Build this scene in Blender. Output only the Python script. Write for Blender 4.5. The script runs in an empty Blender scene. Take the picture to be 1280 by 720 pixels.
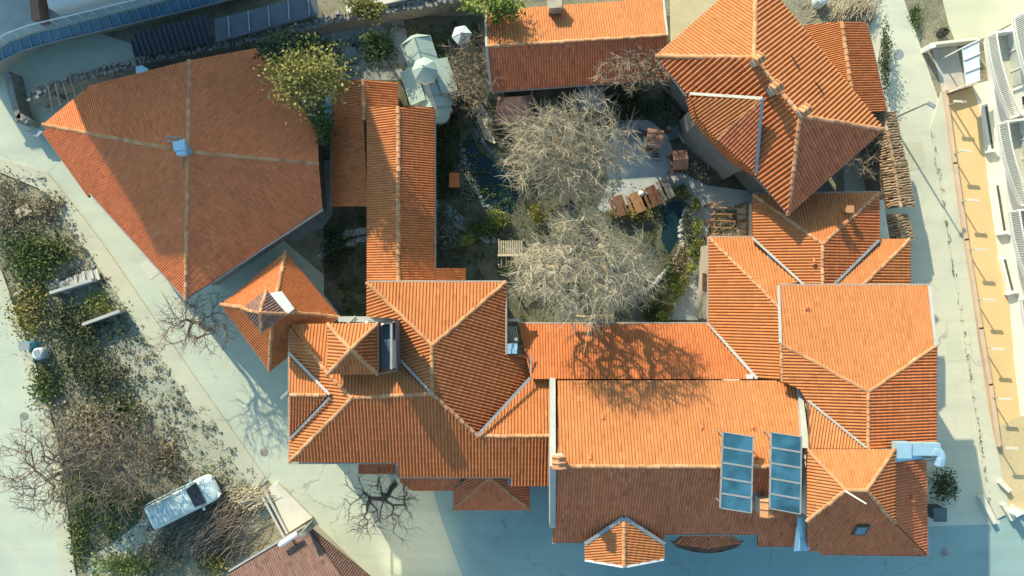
import bpy, math, random
import numpy as np
from mathutils import Vector
random.seed(7)
RNG = np.random.default_rng(11)
SC = bpy.context.scene
COL = SC.collection
# ------------------------------------------------------------------ survey frame
CAMH = 50.0          # drone height above the street (m)
FPX = 990.0          # focal length expressed in survey units
def W(px, py, z=0.0):
    """survey station (px,py) at height z -> world point in metres"""
    k = (CAMH - z) / FPX
    return Vector(((px - 640.0) * k, (360.0 - py) * k, z))
SUN_AZ = (0.52, -0.854)   # direction in which shadows fall (x,y)
SUN_EL = 28.0
# ------------------------------------------------------------------ materials
MATS = {}
def _new(name):
    m = bpy.data.materials.new(name); m.use_nodes = True
    nt = m.node_tree
    for n in list(nt.nodes): nt.nodes.remove(n)
    out = nt.nodes.new('ShaderNodeOutputMaterial')
    b = nt.nodes.new('ShaderNodeBsdfPrincipled')
    nt.links.new(b.outputs['BSDF'], out.inputs['Surface'])
    MATS[name] = m
    return m, nt, b
def _noise(nt, scale, detail=4.0, rough=0.6, vec=None, dist=0.0):
    n = nt.nodes.new('ShaderNodeTexNoise')
    n.inputs['Scale'].default_value = scale
    n.inputs['Detail'].default_value = detail
    n.inputs['Roughness'].default_value = rough
    n.inputs['Distortion'].default_value = dist
    if vec is not None: nt.links.new(vec, n.inputs['Vector'])
    return n.outputs['Fac']
def _ramp(nt, fac, stops):
    r = nt.nodes.new('ShaderNodeValToRGB')
    e = r.color_ramp.elements
    while len(e) > 1: e.remove(e[-1])
    e[0].position = stops[0][0]; e[0].color = (*stops[0][1], 1)
    for p, c in stops[1:]:
        q = e.new(p); q.color = (*c, 1)
    nt.links.new(fac, r.inputs['Fac'])
    return r.outputs['Color']
def _mix(nt, fac, a, b, mode='MIX'):
    m = nt.nodes.new('ShaderNodeMix'); m.data_type = 'RGBA'; m.blend_type = mode
    if isinstance(fac, (int, float)): m.inputs[0].default_value = fac
    else: nt.links.new(fac, m.inputs[0])
    for s, v in ((6, a), (7, b)):
        if isinstance(v, tuple): m.inputs[s].default_value = (*v, 1)
        else: nt.links.new(v, m.inputs[s])
    return m.outputs[2]
def _pos(nt):
    return nt.nodes.new('ShaderNodeNewGeometry').outputs['Position']
def _bump(nt, b, h, strength=0.4, dist=0.02):
    n = nt.nodes.new('ShaderNodeBump')
    n.inputs['Strength'].default_value = strength; n.inputs['Distance'].default_value = dist
    nt.links.new(h, n.inputs['Height']); nt.links.new(n.outputs['Normal'], b.inputs['Normal'])
def g3(c, k): return tuple(min(1, x * k) for x in c)

def mat_tile(name, c, var=0.35, stain=(0.10, 0.065, 0.045), stain_amt=0.5, patch=0.25):
    m, nt, b = _new(name)
    p = _pos(nt)
    at = nt.nodes.new('ShaderNodeAttribute'); at.attribute_name = 'tint'
    base = _ramp(nt, at.outputs['Fac'], [(0.0, g3(c, 1 - var)), (0.5, c), (1.0, (min(1, c[0] * (1 + .6 * var)), min(1, c[1] * (1 + 1.1 * var)), min(1, c[2] * (1 + 1.6 * var))))])
    big = _noise(nt, 0.35, 5, 0.65, p)
    sm = _noise(nt, 1.7, 6, 0.75, p)
    f1 = _ramp(nt, big, [(0.42, (0, 0, 0)), (0.72, (patch, patch, patch))])
    c1 = _mix(nt, f1, base, g3(c, 0.55))
    f2 = _ramp(nt, sm, [(0.55, (0, 0, 0)), (0.78, (stain_amt,) * 3)])
    c2 = _mix(nt, f2, c1, stain)
    nt.links.new(c2, b.inputs['Base Color'])
    b.inputs['Roughness'].default_value = 0.82
    b.inputs['Specular IOR Level'].default_value = 0.3
    _bump(nt, b, _noise(nt, 22, 3, 0.6, p), 0.25, 0.015)
    return m
def mat_simple(name, c, rough=0.8, var=0.25, scale=1.5, metal=0.0, fine=18, bump=0.25, dark=None, amt=0.5, spec=0.4):
    m, nt, b = _new(name)
    p = _pos(nt)
    n1 = _noise(nt, scale, 6, 0.65, p); n2 = _noise(nt, fine, 4, 0.6, p)
    col = _ramp(nt, n1, [(0.3, g3(c, 1 - var)), (0.55, c), (0.8, g3(c, 1 + var * .7))])
    f = _ramp(nt, n2, [(0.5, (0, 0, 0)), (0.75, (amt,) * 3)])
    col = _mix(nt, f, col, dark if dark else g3(c, 0.55))
    nt.links.new(col, b.inputs['Base Color'])
    b.inputs['Roughness'].default_value = rough
    b.inputs['Metallic'].default_value = metal
    b.inputs['Specular IOR Level'].default_value = spec
    if bump: _bump(nt, b, n2, bump, 0.02)
    return m
def mat_leaf(name, c1, c2, c3):
    m, nt, b = _new(name)
    at = nt.nodes.new('ShaderNodeAttribute'); at.attribute_name = 'tint'
    col = _ramp(nt, at.outputs['Fac'], [(0.0, c1), (0.5, c2), (1.0, c3)])
    nt.links.new(col, b.inputs['Base Color'])
    b.inputs['Roughness'].default_value = 0.7
    b.inputs['Specular IOR Level'].default_value = 0.25
    tr = nt.nodes.new('ShaderNodeBsdfTranslucent'); nt.links.new(col, tr.inputs['Color'])
    mx = nt.nodes.new('ShaderNodeMixShader'); mx.inputs[0].default_value = 0.25
    nt.links.new(b.outputs['BSDF'], mx.inputs[1]); nt.links.new(tr.outputs['BSDF'], mx.inputs[2])
    out = [n for n in nt.nodes if n.type == 'OUTPUT_MATERIAL'][0]
    nt.links.new(mx.outputs[0], out.inputs['Surface'])
    return m

mat_tile('tile_orange', (0.55, 0.203, 0.068), 0.18, stain_amt=0.18, patch=0.12)
mat_tile('tile_hall', (0.76, 0.245, 0.095), 0.22, stain=(0.40, 0.17, 0.09), stain_amt=0.4, patch=0.3)
mat_tile('tile_amber', (0.53, 0.205, 0.072), 0.18, stain_amt=0.16, patch=0.10)
mat_tile('tile_red', (0.55, 0.178, 0.058), 0.22, stain_amt=0.25, patch=0.18)
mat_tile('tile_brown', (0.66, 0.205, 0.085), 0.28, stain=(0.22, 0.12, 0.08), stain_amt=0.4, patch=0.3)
mat_tile('tile_old', (0.42, 0.28, 0.16), 0.55, stain=(0.09, 0.07, 0.05), stain_amt=0.7)
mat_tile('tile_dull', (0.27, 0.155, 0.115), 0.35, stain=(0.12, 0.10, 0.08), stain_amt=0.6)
mat_tile('tile_ridge', (0.56, 0.27, 0.125), 0.30, stain=(0.4, 0.25, 0.16), stain_amt=0.35)
mat_simple('underlay', (0.16, 0.075, 0.04), 0.9, 0.3)
mat_simple('plaster_white', (0.74, 0.72, 0.66), 0.85, 0.10, 0.8, dark=(0.5, 0.47, 0.42), amt=0.3)
mat_simple('plaster_cream', (0.55, 0.47, 0.36), 0.85, 0.15, 0.8)
mat_simple('stone', (0.30, 0.28, 0.24), 0.9, 0.45, 3.0, fine=9, bump=0.8, dark=(0.1, 0.09, 0.07))
mat_simple('concrete', (0.50, 0.49, 0.44), 0.9, 0.2, 0.7, amt=0.3)
mat_simple('plaster_grey', (0.27, 0.265, 0.24), 0.9, 0.25, 1.2, amt=0.5)
mat_simple('concrete_pale', (0.66, 0.63, 0.52), 0.9, 0.15, 0.7, amt=0.25)
mat_simple('coping', (0.44, 0.43, 0.38), 0.8, 0.15, 1.2, amt=0.35)
mat_simple('zinc', (0.33, 0.36, 0.36), 0.5, 0.2, 2.0, metal=0.25, amt=0.3, bump=0.1)
mat_simple('duct_steel', (0.42, 0.62, 0.70), 0.4, 0.12, 1.2, metal=0.3, amt=0.15, bump=0.05)
mat_simple('gutter_metal', (0.42, 0.40, 0.36), 0.5, 0.15, 2.0, metal=0.2, bump=0.0)
mat_simple('dark_metal', (0.06, 0.065, 0.07), 0.5, 0.2, 2.0, metal=0.4, bump=0.05)
mat_simple('mint_metal', (0.40, 0.50, 0.43), 0.55, 0.15, 1.5, amt=0.25, bump=0.08)
mat_simple('white_paint', (0.80, 0.80, 0.76), 0.6, 0.06, 1.0, amt=0.15, bump=0.05)
mat_simple('balcony_floor', (0.50, 0.50, 0.42), 0.8, 0.15, 1.0)
mat_simple('parasol_cloth', (0.66, 0.76, 0.74), 0.8, 0.08, 1.0, amt=0.1, bump=0.05)
mat_simple('ochre_paving', (0.72, 0.52, 0.26), 0.9, 0.10, 0.25, fine=5, amt=0.18, dark=(0.6, 0.43, 0.22), bump=0.1)
mat_simple('tan_paving', (0.56, 0.47, 0.28), 0.9, 0.12, 0.4, fine=5, amt=0.3)
mat_simple('pink_coping', (0.62, 0.47, 0.34), 0.85, 0.12, 1.5, amt=0.3)
mat_simple('wood', (0.20, 0.095, 0.05), 0.75, 0.35, 3.0, amt=0.4)
mat_simple('wood_grey', (0.30, 0.26, 0.20), 0.8, 0.35, 3.0, amt=0.4)
mat_simple('wood_pale', (0.60, 0.52, 0.36), 0.8, 0.3, 4.0, amt=0.3)
mat_simple('wood_amber', (0.36, 0.19, 0.08), 0.75, 0.35, 3.0, amt=0.4)
mat_simple('copper_sheet', (0.30, 0.16, 0.105), 0.6, 0.2, 1.0, metal=0.1, amt=0.3)
mat_simple('tar_felt', (0.13, 0.15, 0.17), 0.85, 0.2, 1.0)
mat_simple('bark_pale', (0.46, 0.39, 0.27), 0.9, 0.30, 3.0, fine=14)
mat_simple('bark_brown', (0.27, 0.21, 0.15), 0.9, 0.35, 2.0)
mat_simple('bark_dark', (0.10, 0.085, 0.07), 0.9, 0.3, 2.0)
mat_simple('rock', (0.42, 0.42, 0.38), 0.9, 0.35, 3.0, fine=8, bump=0.6)
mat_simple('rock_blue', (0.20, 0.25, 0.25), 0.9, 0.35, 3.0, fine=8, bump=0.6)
mat_simple('soil', (0.125, 0.125, 0.085), 0.95, 0.5, 1.2, fine=7, bump=0.6, dark=(0.03, 0.045, 0.02))
mat_simple("flagstone", (0.45, 0.48, 0.45), 0.9, 0.25, 0.8, amt=0.35)
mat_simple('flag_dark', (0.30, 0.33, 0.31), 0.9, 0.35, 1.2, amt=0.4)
mat_simple('tyre', (0.03, 0.03, 0.03), 0.9, 0.2)
mat_simple('tarp_blue', (0.10, 0.38, 0.50), 0.6, 0.15, 2.0, amt=0.2)
mat_simple('stone_tan', (0.50, 0.42, 0.30), 0.9, 0.3, 2.0)
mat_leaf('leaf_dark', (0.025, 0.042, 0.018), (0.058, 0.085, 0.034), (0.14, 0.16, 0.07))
mat_leaf('leaf_green', (0.04, 0.07, 0.02), (0.09, 0.13, 0.04), (0.19, 0.22, 0.07))
mat_leaf('leaf_yellow', (0.09, 0.10, 0.02), (0.22, 0.20, 0.05), (0.45, 0.38, 0.12))
mat_leaf('leaf_lime', (0.10, 0.16, 0.03), (0.27, 0.31, 0.07), (0.46, 0.46, 0.14))
mat_leaf('leaf_dry', (0.12, 0.09, 0.05), (0.25, 0.20, 0.12), (0.42, 0.36, 0.24))
mat_leaf('leaf_grey', (0.08, 0.10, 0.07), (0.18, 0.20, 0.14), (0.36, 0.37, 0.28))

def mat_road(name, c, warm, seed, ang=0.0):
    m, nt, b = _new(name)
    p = _pos(nt)
    big = _noise(nt, 0.10, 6, 0.6, p, 0.6)
    mid = _noise(nt, 0.9, 6, 0.7, p, 0.3)
    fin = _noise(nt, 30, 3, 0.7, p)
    col = _ramp(nt, big, [(0.33, g3(c, 0.82)), (0.5, c), (0.66, warm)])
    f = _ramp(nt, mid, [(0.52, (0, 0, 0)), (0.78, (0.45,) * 3)])
    col = _mix(nt, f, col, g3(c, 0.72))
    mp = nt.nodes.new('ShaderNodeMapping'); mp.inputs['Rotation'].default_value = (0, 0, ang); mp.inputs['Scale'].default_value = (0.06, 1.1, 1)
    nt.links.new(p, mp.inputs['Vector'])
    fs = _ramp(nt, _noise(nt, 1.0, 5, 0.7, mp.outputs[0], 0.3), [(0.46, (0, 0, 0)), (0.70, (0.40,) * 3)])
    col = _mix(nt, fs, col, g3(c, 0.74))
    sp = _ramp(nt, _noise(nt, 3.2, 6, 0.8, p), [(0.60, (0, 0, 0)), (0.72, (0.45,) * 3)])
    col = _mix(nt, sp, col, g3(c, 0.6))
    f2 = _ramp(nt, fin, [(0.45, (0, 0, 0)), (0.75, (0.30,) * 3)])
    col = _mix(nt, f2, col, g3(c, 0.55))
    # cracks
    v = nt.nodes.new('ShaderNodeTexVoronoi'); v.feature = 'DISTANCE_TO_EDGE'
    v.inputs['Scale'].default_value = 0.16
    wob = nt.nodes.new('ShaderNodeTexNoise'); wob.inputs['Scale'].default_value = 0.9; wob.inputs['Detail'].default_value = 5
    nt.links.new(p, wob.inputs['Vector'])
    add = nt.nodes.new('ShaderNodeVectorMath'); add.operation = 'MULTIPLY_ADD'
    nt.links.new(wob.outputs['Color'], add.inputs[0]); add.inputs[1].default_value = (2.2, 2.2, 0); nt.links.new(p, add.inputs[2])
    nt.links.new(add.outputs[0], v.inputs['Vector'])
    cr = _ramp(nt, v.outputs['Distance'], [(0.0, (0.5,) * 3), (0.006, (0.0,) * 3)])
    brk = _ramp(nt, _noise(nt, 0.22, 3, 0.5, p), [(0.50, (0, 0, 0)), (0.62, (1, 1, 1))])
    crm = nt.nodes.new('ShaderNodeMath'); crm.operation = 'MULTIPLY'
    nt.links.new(cr, crm.inputs[0]); nt.links.new(brk, crm.inputs[1])
    col = _mix(nt, crm.outputs[0], col, (0.10, 0.09, 0.075))
    nt.links.new(col, b.inputs['Base Color'])
    b.inputs['Roughness'].default_value = 0.9
    b.inputs['Specular IOR Level'].default_value = 0.25
    _bump(nt, b, fin, 0.35, 0.01)
mat_road('road_pale', (0.53, 0.57, 0.445), (0.58, 0.59, 0.44), 1, math.radians(52))
mat_simple('white_pavement', (0.74, 0.72, 0.60), 0.85, 0.08, 0.5, amt=0.15)
mat_road('road_sand', (0.54, 0.54, 0.40), (0.60, 0.55, 0.39), 2)
mat_road('road_east', (0.58, 0.595, 0.475), (0.63, 0.62, 0.48), 4, math.radians(80))
mat_road('road_south_shaded', (0.29, 0.42, 0.40), (0.33, 0.43, 0.39), 3, 0.0)  # darker road copy with the south street's teal shade put into its colour

def mat_ground():
    m, nt, b = _new('lot_ground')
    p = _pos(nt)
    n1 = _noise(nt, 0.22, 8, 0.7, p, 0.8); n2 = _noise(nt, 1.3, 8, 0.75, p, 0.5); n3 = _noise(nt, 9, 6, 0.8, p)
    col = _ramp(nt, n1, [(0.33, (0.14, 0.15, 0.08)), (0.45, (0.34, 0.32, 0.22)), (0.6, (0.44, 0.41, 0.29))])
    f = _ramp(nt, n2, [(0.47, (0, 0, 0)), (0.66, (0.75,) * 3)])
    col = _mix(nt, f, col, (0.17, 0.15, 0.085))
    f = _ramp(nt, n3, [(0.42, (0, 0, 0)), (0.62, (0.7,) * 3)])
    col = _mix(nt, f, col, (0.09, 0.085, 0.05))
    f = _ramp(nt, n3, [(0.30, (0.6,) * 3), (0.40, (0, 0, 0))])
    col = _mix(nt, f, col, (0.55, 0.53, 0.43))
    nt.links.new(col, b.inputs['Base Color']); b.inputs['Roughness'].default_value = 0.95
    _bump(nt, b, n3, 0.9, 0.08)
mat_ground()
def mat_gravel():
    m, nt, b = _new('gravel_pale')
    p = _pos(nt)
    n1 = _noise(nt, 0.5, 8, 0.7, p, 0.6); n3 = _noise(nt, 7, 6, 0.8, p)
    col = _ramp(nt, n1, [(0.35, (0.30, 0.33, 0.25)), (0.55, (0.44, 0.43, 0.32))])
    f = _ramp(nt, n3, [(0.50, (0, 0, 0)), (0.68, (0.6,) * 3)])
    col = _mix(nt, f, col, (0.16, 0.16, 0.10))
    nt.links.new(col, b.inputs['Base Color']); b.inputs['Roughness'].default_value = 0.95
    _bump(nt, b, n3, 0.8, 0.05)
mat_gravel()
def mat_glassy(name, c, rough, metal=0.0, spec=0.5, var=0.12):
    m, nt, b = _new(name)
    p = _pos(nt)
    col = _ramp(nt, _noise(nt, 0.9, 3, 0.5, p), [(0.35, g3(c, 1 - var)), (0.65, g3(c, 1 + var))])
    nt.links.new(col, b.inputs['Base Color'])
    b.inputs['Roughness'].default_value = rough; b.inputs['Metallic'].default_value = metal
    b.inputs['Specular IOR Level'].default_value = spec
    return m
mat_glassy('pane_dark', (0.03, 0.04, 0.05), 0.12)
mat_glassy('canopy_glass', (0.075, 0.17, 0.235), 0.25)
mat_glassy('curtain_glass', (0.50, 0.52, 0.46), 0.3)
mat_glassy('mirror_glazing', (0.80, 0.74, 0.62), 0.27, metal=1.0, var=0.03)
mat_glassy('solar_glass', (0.050, 0.150, 0.205), 0.22, var=0.35, spec=0.4)
mat_glassy('skylight_glass', (0.08, 0.20, 0.28), 0.1)
mat_glassy('water', (0.012, 0.034, 0.040), 0.12, spec=0.2)
mat_glassy('car_paint', (0.62, 0.72, 0.68), 0.35, 0.1, var=0.08)
mat_glassy('lamp_white', (0.85, 0.85, 0.80), 0.4)
mat_glassy('rim_metal', (0.45, 0.45, 0.45), 0.35, 0.8)
mat_glassy('lamp_lens', (0.7, 0.72, 0.7), 0.15)
mat_glassy('red_lens', (0.35, 0.03, 0.02), 0.2)
mat_glassy('tank_white', (0.62, 0.70, 0.72), 0.5)

# ------------------------------------------------------------------ mesh builder
class MB:
    def __init__(s): s.v = []; s.f = []; s.m = []; s.t = []
    def add(s, vs, fs, mi=0, tint=0.5):
        o = len(s.v); s.v.extend([tuple(x) for x in vs])
        for f in fs:
            s.f.append(tuple(i + o for i in f)); s.m.append(mi); s.t.append(tint)
    def box(s, c, size, rz=0.0, mi=0, tint=0.5, rx=0.0):
        x, y, z = size[0] / 2, size[1] / 2, size[2] / 2
        ca, sa = math.cos(rz), math.sin(rz)
        vs = []
        for dx, dy, dz in ((-x, -y, -z), (x, -y, -z), (x, y, -z), (-x, y, -z), (-x, -y, z), (x, -y, z), (x, y, z), (-x, y, z)):
            if rx:
                dy, dz = dy * math.cos(rx) - dz * math.sin(rx), dy * math.sin(rx) + dz * math.cos(rx)
            vs.append((c[0] + dx * ca - dy * sa, c[1] + dx * sa + dy * ca, c[2] + dz))
        s.add(vs, [(3, 2, 1, 0), (4, 5, 6, 7), (0, 1, 5, 4), (1, 2, 6, 5), (2, 3, 7, 6), (3, 0, 4, 7)], mi, tint)
    def prism(s, poly, z0, z1, mi=0, cap=True, tint=0.5, mtop=None):
        n = len(poly)
        a = sum(poly[i][0] * poly[(i + 1) % n][1] - poly[(i + 1) % n][0] * poly[i][1] for i in range(n))
        if a < 0: poly = poly[::-1]
        zt = z1 if isinstance(z1, (list, tuple)) else [z1] * n
        if a < 0 and isinstance(z1, (list, tuple)): zt = list(zt)[::-1]
        vs = [(p[0], p[1], z0) for p in poly] + [(p[0], p[1], zt[i]) for i, p in enumerate(poly)]
        s.add(vs, [(i, (i + 1) % n, n + (i + 1) % n, n + i) for i in range(n)], mi, tint)
        if cap:
            s.add([v for v in vs[n:]], [tuple(range(n))], mi if mtop is None else mtop, tint)
            s.add([v for v in vs[:n]], [tuple(range(n - 1, -1, -1))], mi, tint)
    def tube(s, pts, rs, n=5, mi=0, tint=0.5, cap=True):
        pts = [Vector(p) for p in pts]; k = len(pts)
        if not isinstance(rs, (list, tuple)): rs = [rs] * k
        vs = []
        ref = Vector((0, 0, 1))
        d0 = (pts[-1] - pts[0])
        if d0.length < 1e-6: return
        if abs(d0.normalized().z) > 0.9: ref = Vector((1, 0, 0))
        for i, p in enumerate(pts):
            d = (pts[min(i + 1, k - 1)] - pts[max(i - 1, 0)]).normalized()
            a = d.cross(ref)
            if a.length < 1e-5: a = d.cross(Vector((0, 1, 0)))
            a.normalize(); b = d.cross(a)
            for j in range(n):
                t = 2 * math.pi * j / n
                vs.append(p + (a * math.cos(t) + b * math.sin(t)) * rs[i])
        fs = []
        for i in range(k - 1):
            for j in range(n):
                fs.append((i * n + j, i * n + (j + 1) % n, (i + 1) * n + (j + 1) % n, (i + 1) * n + j))
        if cap:
            fs.append(tuple(range(n - 1, -1, -1))); fs.append(tuple(range((k - 1) * n, k * n)))
        s.add(vs, fs, mi, tint)
    def slab(s, top, th, mi=0, tint=0.5, mside=None):
        """polygon of 3-D points thickened straight down"""
        n = len(top)
        a = sum(top[i][0] * top[(i + 1) % n][1] - top[(i + 1) % n][0] * top[i][1] for i in range(n))
        if a < 0: top = top[::-1]
        vs = [tuple(p) for p in top] + [(p[0], p[1], p[2] - th) for p in top]
        s.add(vs, [tuple(range(n))], mi, tint)
        ms = mi if mside is None else mside
        s.add(vs, [tuple(range(2 * n - 1, n - 1, -1))] + [(i, n + i, n + (i + 1) % n, (i + 1) % n) for i in range(n)], ms, tint)
    def leaves(s, c, rad, n, size, rng=None, clumps=14, mi=0, flat=0.0, spread=0.33, tint0=0.5, tvar=0.28):
        rng = rng or RNG
        c = np.array(c, float); rad = np.array(rad, float)
        k = max(1, clumps)
        q = rng.normal(size=(k, 3)); q /= np.linalg.norm(q, axis=1)[:, None]
        q *= (0.35 + 0.5 * rng.random(k))[:, None]
        q[:, 2] = np.where(q[:, 2] < -0.3, -q[:, 2] * 0.4, q[:, 2])
        ct = rng.normal(tint0, tvar * .7, k)
        idx = rng.integers(0, k, n)
        pos = q[idx] + rng.normal(size=(n, 3)) * spread * (0.55 + 0.45 * rng.random(k))[idx][:, None]
        P = c + pos * rad
        P[:, 2] = np.maximum(P[:, 2], 0.05)
        nr = rng.normal(size=(n, 3)); nr[:, 2] = np.abs(nr[:, 2]) * (1 + flat) + 0.25
        nr /= np.linalg.norm(nr, axis=1)[:, None]
        a = np.cross(nr, rng.normal(size=(n, 3))); a /= np.linalg.norm(a, axis=1)[:, None]
        b = np.cross(nr, a)
        sz = size * (0.6 + 0.8 * rng.random(n))
        tn = np.clip(ct[idx] + rng.normal(0, tvar, n), 0, 1)
        o = len(s.v)
        A = P + a * sz[:, None]; B = P + b * sz[:, None] * 0.6; C_ = P - a * sz[:, None]; D = P - b * sz[:, None] * 0.6
        st = np.stack([A, B, C_, D], 1).reshape(-1, 3)
        s.v.extend(map(tuple, st.tolist()))
        for i in range(n):
            j = o + 4 * i
            s.f.append((j, j + 1, j + 2, j + 3)); s.m.append(mi); s.t.append(float(tn[i]))
    def build(s, name, mats, par=None, base=None, smooth=False):
        if not isinstance(mats, (list, tuple)): mats = [mats]
        if base is None: base = par['_b'] if par is not None and '_b' in par else (0, 0, 0)
        base = BASES.get(par.name, base) if par is not None else base
        me = bpy.data.meshes.new(name)
        v = np.array(s.v, dtype=float).reshape(-1, 3) - np.array(base, float)
        me.from_pydata(v.tolist(), [], s.f)
        for m in mats: me.materials.append(MATS[m])
        me.polygons.foreach_set('material_index', s.m)
        at = me.attributes.new('tint', 'FLOAT', 'FACE'); at.data.foreach_set('value', s.t)
        if smooth: me.polygons.foreach_set('use_smooth', [True] * len(me.polygons))
        me.update()
        o = bpy.data.objects.new(name, me); COL.objects.link(o)
        if par is not None:
            o.parent = par
            BASES[o.name] = tuple(base)      # sub-parts keep the thing's origin
        else:
            o.location = base
            BASES[o.name] = tuple(base)
        return o
BASES = {}
def tag(o, label, cat=None, group=None, kind=None):
    if label: o['label'] = label
    if cat: o['category'] = cat
    if group: o['group'] = group
    if kind: o['kind'] = kind
    return o
def thing(name, label, cat, base, group=None):
    e = bpy.data.objects.new(name, None); COL.objects.link(e)
    e.empty_display_size = 0.3
    e.location = base; BASES[e.name] = tuple(base)
    return tag(e, label, cat, group)
def struct(name, mb, mats, kind='structure'):
    o = mb.build(name, mats); o['kind'] = kind
    return o
def centroid(ps): return (sum(p[0] for p in ps) / len(ps), sum(p[1] for p in ps) / len(ps))
def offset_poly(P, d):
    """inset a simple polygon by d (miter)"""
    n = len(P)
    a = sum(P[i][0] * P[(i + 1) % n][1] - P[(i + 1) % n][0] * P[i][1] for i in range(n))
    if a < 0: P = P[::-1]
    out = []
    for i in range(n):
        p0, p1, p2 = Vector(P[i - 1][:2]), Vector(P[i][:2]), Vector(P[(i + 1) % n][:2])
        e1 = (p1 - p0).normalized(); e2 = (p2 - p1).normalized()
        n1 = Vector((-e1.y, e1.x)); n2 = Vector((-e2.y, e2.x))
        m = n1 + n2
        if m.length < 1e-4: m = n1
        else: m = m / max(0.35, (1 + n1.dot(n2)))
        out.append(p1 + m * d)
    return [(q.x, q.y) for q in out]

# ------------------------------------------------------------------ roofs
def plane_of(pts):
    n = Vector((0, 0, 0)); c = Vector((0, 0, 0))
    for i, p in enumerate(pts):
        q = pts[(i + 1) % len(pts)]
        n += Vector(((p.y - q.y) * (p.z + q.z), (p.z - q.z) * (p.x + q.x), (p.x - q.x) * (p.y + q.y))); c += p
    n.normalize()
    if n.z < 0: n = -n
    return n, n.dot(c / len(pts))
def on_plane(n, d, px, py):
    o = Vector((0, 0, CAMH)); r = Vector(((px - 640) / FPX, (360 - py) / FPX, -1))
    t = (d - n.dot(o)) / n.dot(r)
    return o + r * t
def zon(P3, px, py):
    n, d = plane_of([W(*p) for p in P3]); return on_plane(n, d, px, py).z
def intervals(poly, u):
    r = []
    n = len(poly)
    for i in range(n):
        a, b = poly[i], poly[(i + 1) % n]
        if (a[0] <= u) != (b[0] <= u):
            r.append(a[1] + (u - a[0]) / (b[0] - a[0]) * (b[1] - a[1]))
    r.sort()
    return [(r[i], r[i + 1]) for i in range(0, len(r) - 1, 2)]
PROF = [(-0.5, 0.0), (-0.33, 0.06), (-0.2, 0.78), (0.0, 1.0), (0.2, 0.78), (0.33, 0.06), (0.5, 0.0)]
def slope(par, P, pitch=5.0, mat='tile_orange', label=None, course=0.36, amp=0.41, name='roof_slope', jit=0.0, th=0.16, lift=0.02):
    if pitch >= 4.1 and par.name.split('.')[0] not in ('tower_mansion', 'tin_lean_to'): pitch *= 0.78
    elif pitch == 3.0: pitch = 2.7
    known = [W(*p) for p in P if p[2] is not None]
    n, d = plane_of(known)
    pts = [W(*p) if p[2] is not None else on_plane(n, d, p[0], p[1]) for p in P]
    # drop points on the fitted plane so that the sheet is flat
    pts = [Vector((p.x, p.y, (d - n.x * p.x - n.y * p.y) / n.z)) for p in pts]
    mb = MB()
    mb.slab([tuple(p) for p in pts], th, 1)
    V = Vector((n.x * n.z, n.y * n.z, -(n.x ** 2 + n.y ** 2)))
    if V.length < 1e-5: V = Vector((0, -1, 0))
    V.normalize(); U = V.cross(n).normalized()
    O = pts[0]
    poly = [((p - O).dot(U), (p - O).dot(V)) for p in pts]
    us = [q[0] for q in poly]
    w = pitch * 0.0452
    A = amp * w
    c = course
    vmin = min(q[1] for q in poly)
    k0 = math.floor(min(us) / w); k1 = math.ceil(max(us) / w)
    for k in range(k0, k1 + 1):
        uc = (k + 0.5) * w
        cols = []
        cen = intervals(poly, uc)
        for (fu, fh) in PROF:
            u = uc + fu * w
            iv = intervals(poly, u + 1e-5)
            cols.append((u, fh * A, iv))
        cnt = max(len(x[2]) for x in cols)
        if cnt == 0: continue
        for qi in range(cnt):
            rng_ = []
            for (u, h, iv) in cols:
                rng_.append(iv[qi] if qi < len(iv) else None)
            good = [r for r in rng_ if r]
            if not good: continue
            lo = min(r[0] for r in good); hi = max(r[1] for r in good)
            j0 = int(math.floor((lo - vmin) / c)); j1 = int(math.ceil((hi - vmin) / c))
            for j in range(j0, j1):
                va = vmin + j * c; vb = va + c
                vs = []; ok = []
                du = random.gauss(0, jit) * w if jit else 0.0
                dv = random.gauss(0, jit) * 0.3 * c if jit else 0.0
                for ci, (u, h, iv) in enumerate(cols):
                    r = rng_[ci]
                    if r is None: r = (0, 0)
                    a = min(max(va, r[0]), r[1]); b = min(max(vb, r[0]), r[1])
                    ok.append(b - a > 1e-3)
                    for vv in (a, b):
                        hh = 0.012 + h + lift * (vv - va) / c
                        p = O + U * (u + du) + V * (vv + (dv if 0 < j < j1 - 1 else 0)) + n * hh
                        vs.append(p)
                nr = [r is not None and r[0] < vb + .05 and r[1] > va - .05 for r in rng_]
                fs = [(2 * i, 2 * i + 1, 2 * i + 3, 2 * i + 2) for i in range(len(cols) - 1) if (ok[i] and nr[i + 1]) or (ok[i + 1] and nr[i])]
                if fs: mb.add(vs, fs, 0, min(1, max(0, random.gauss(0.5, 0.15) + (random.choice((-.45, .4, -.35)) if random.random() < .05 else 0))))
    o = mb.build(name, [mat, 'underlay'], par)
    if label: o['label'] = label
    return o
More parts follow.
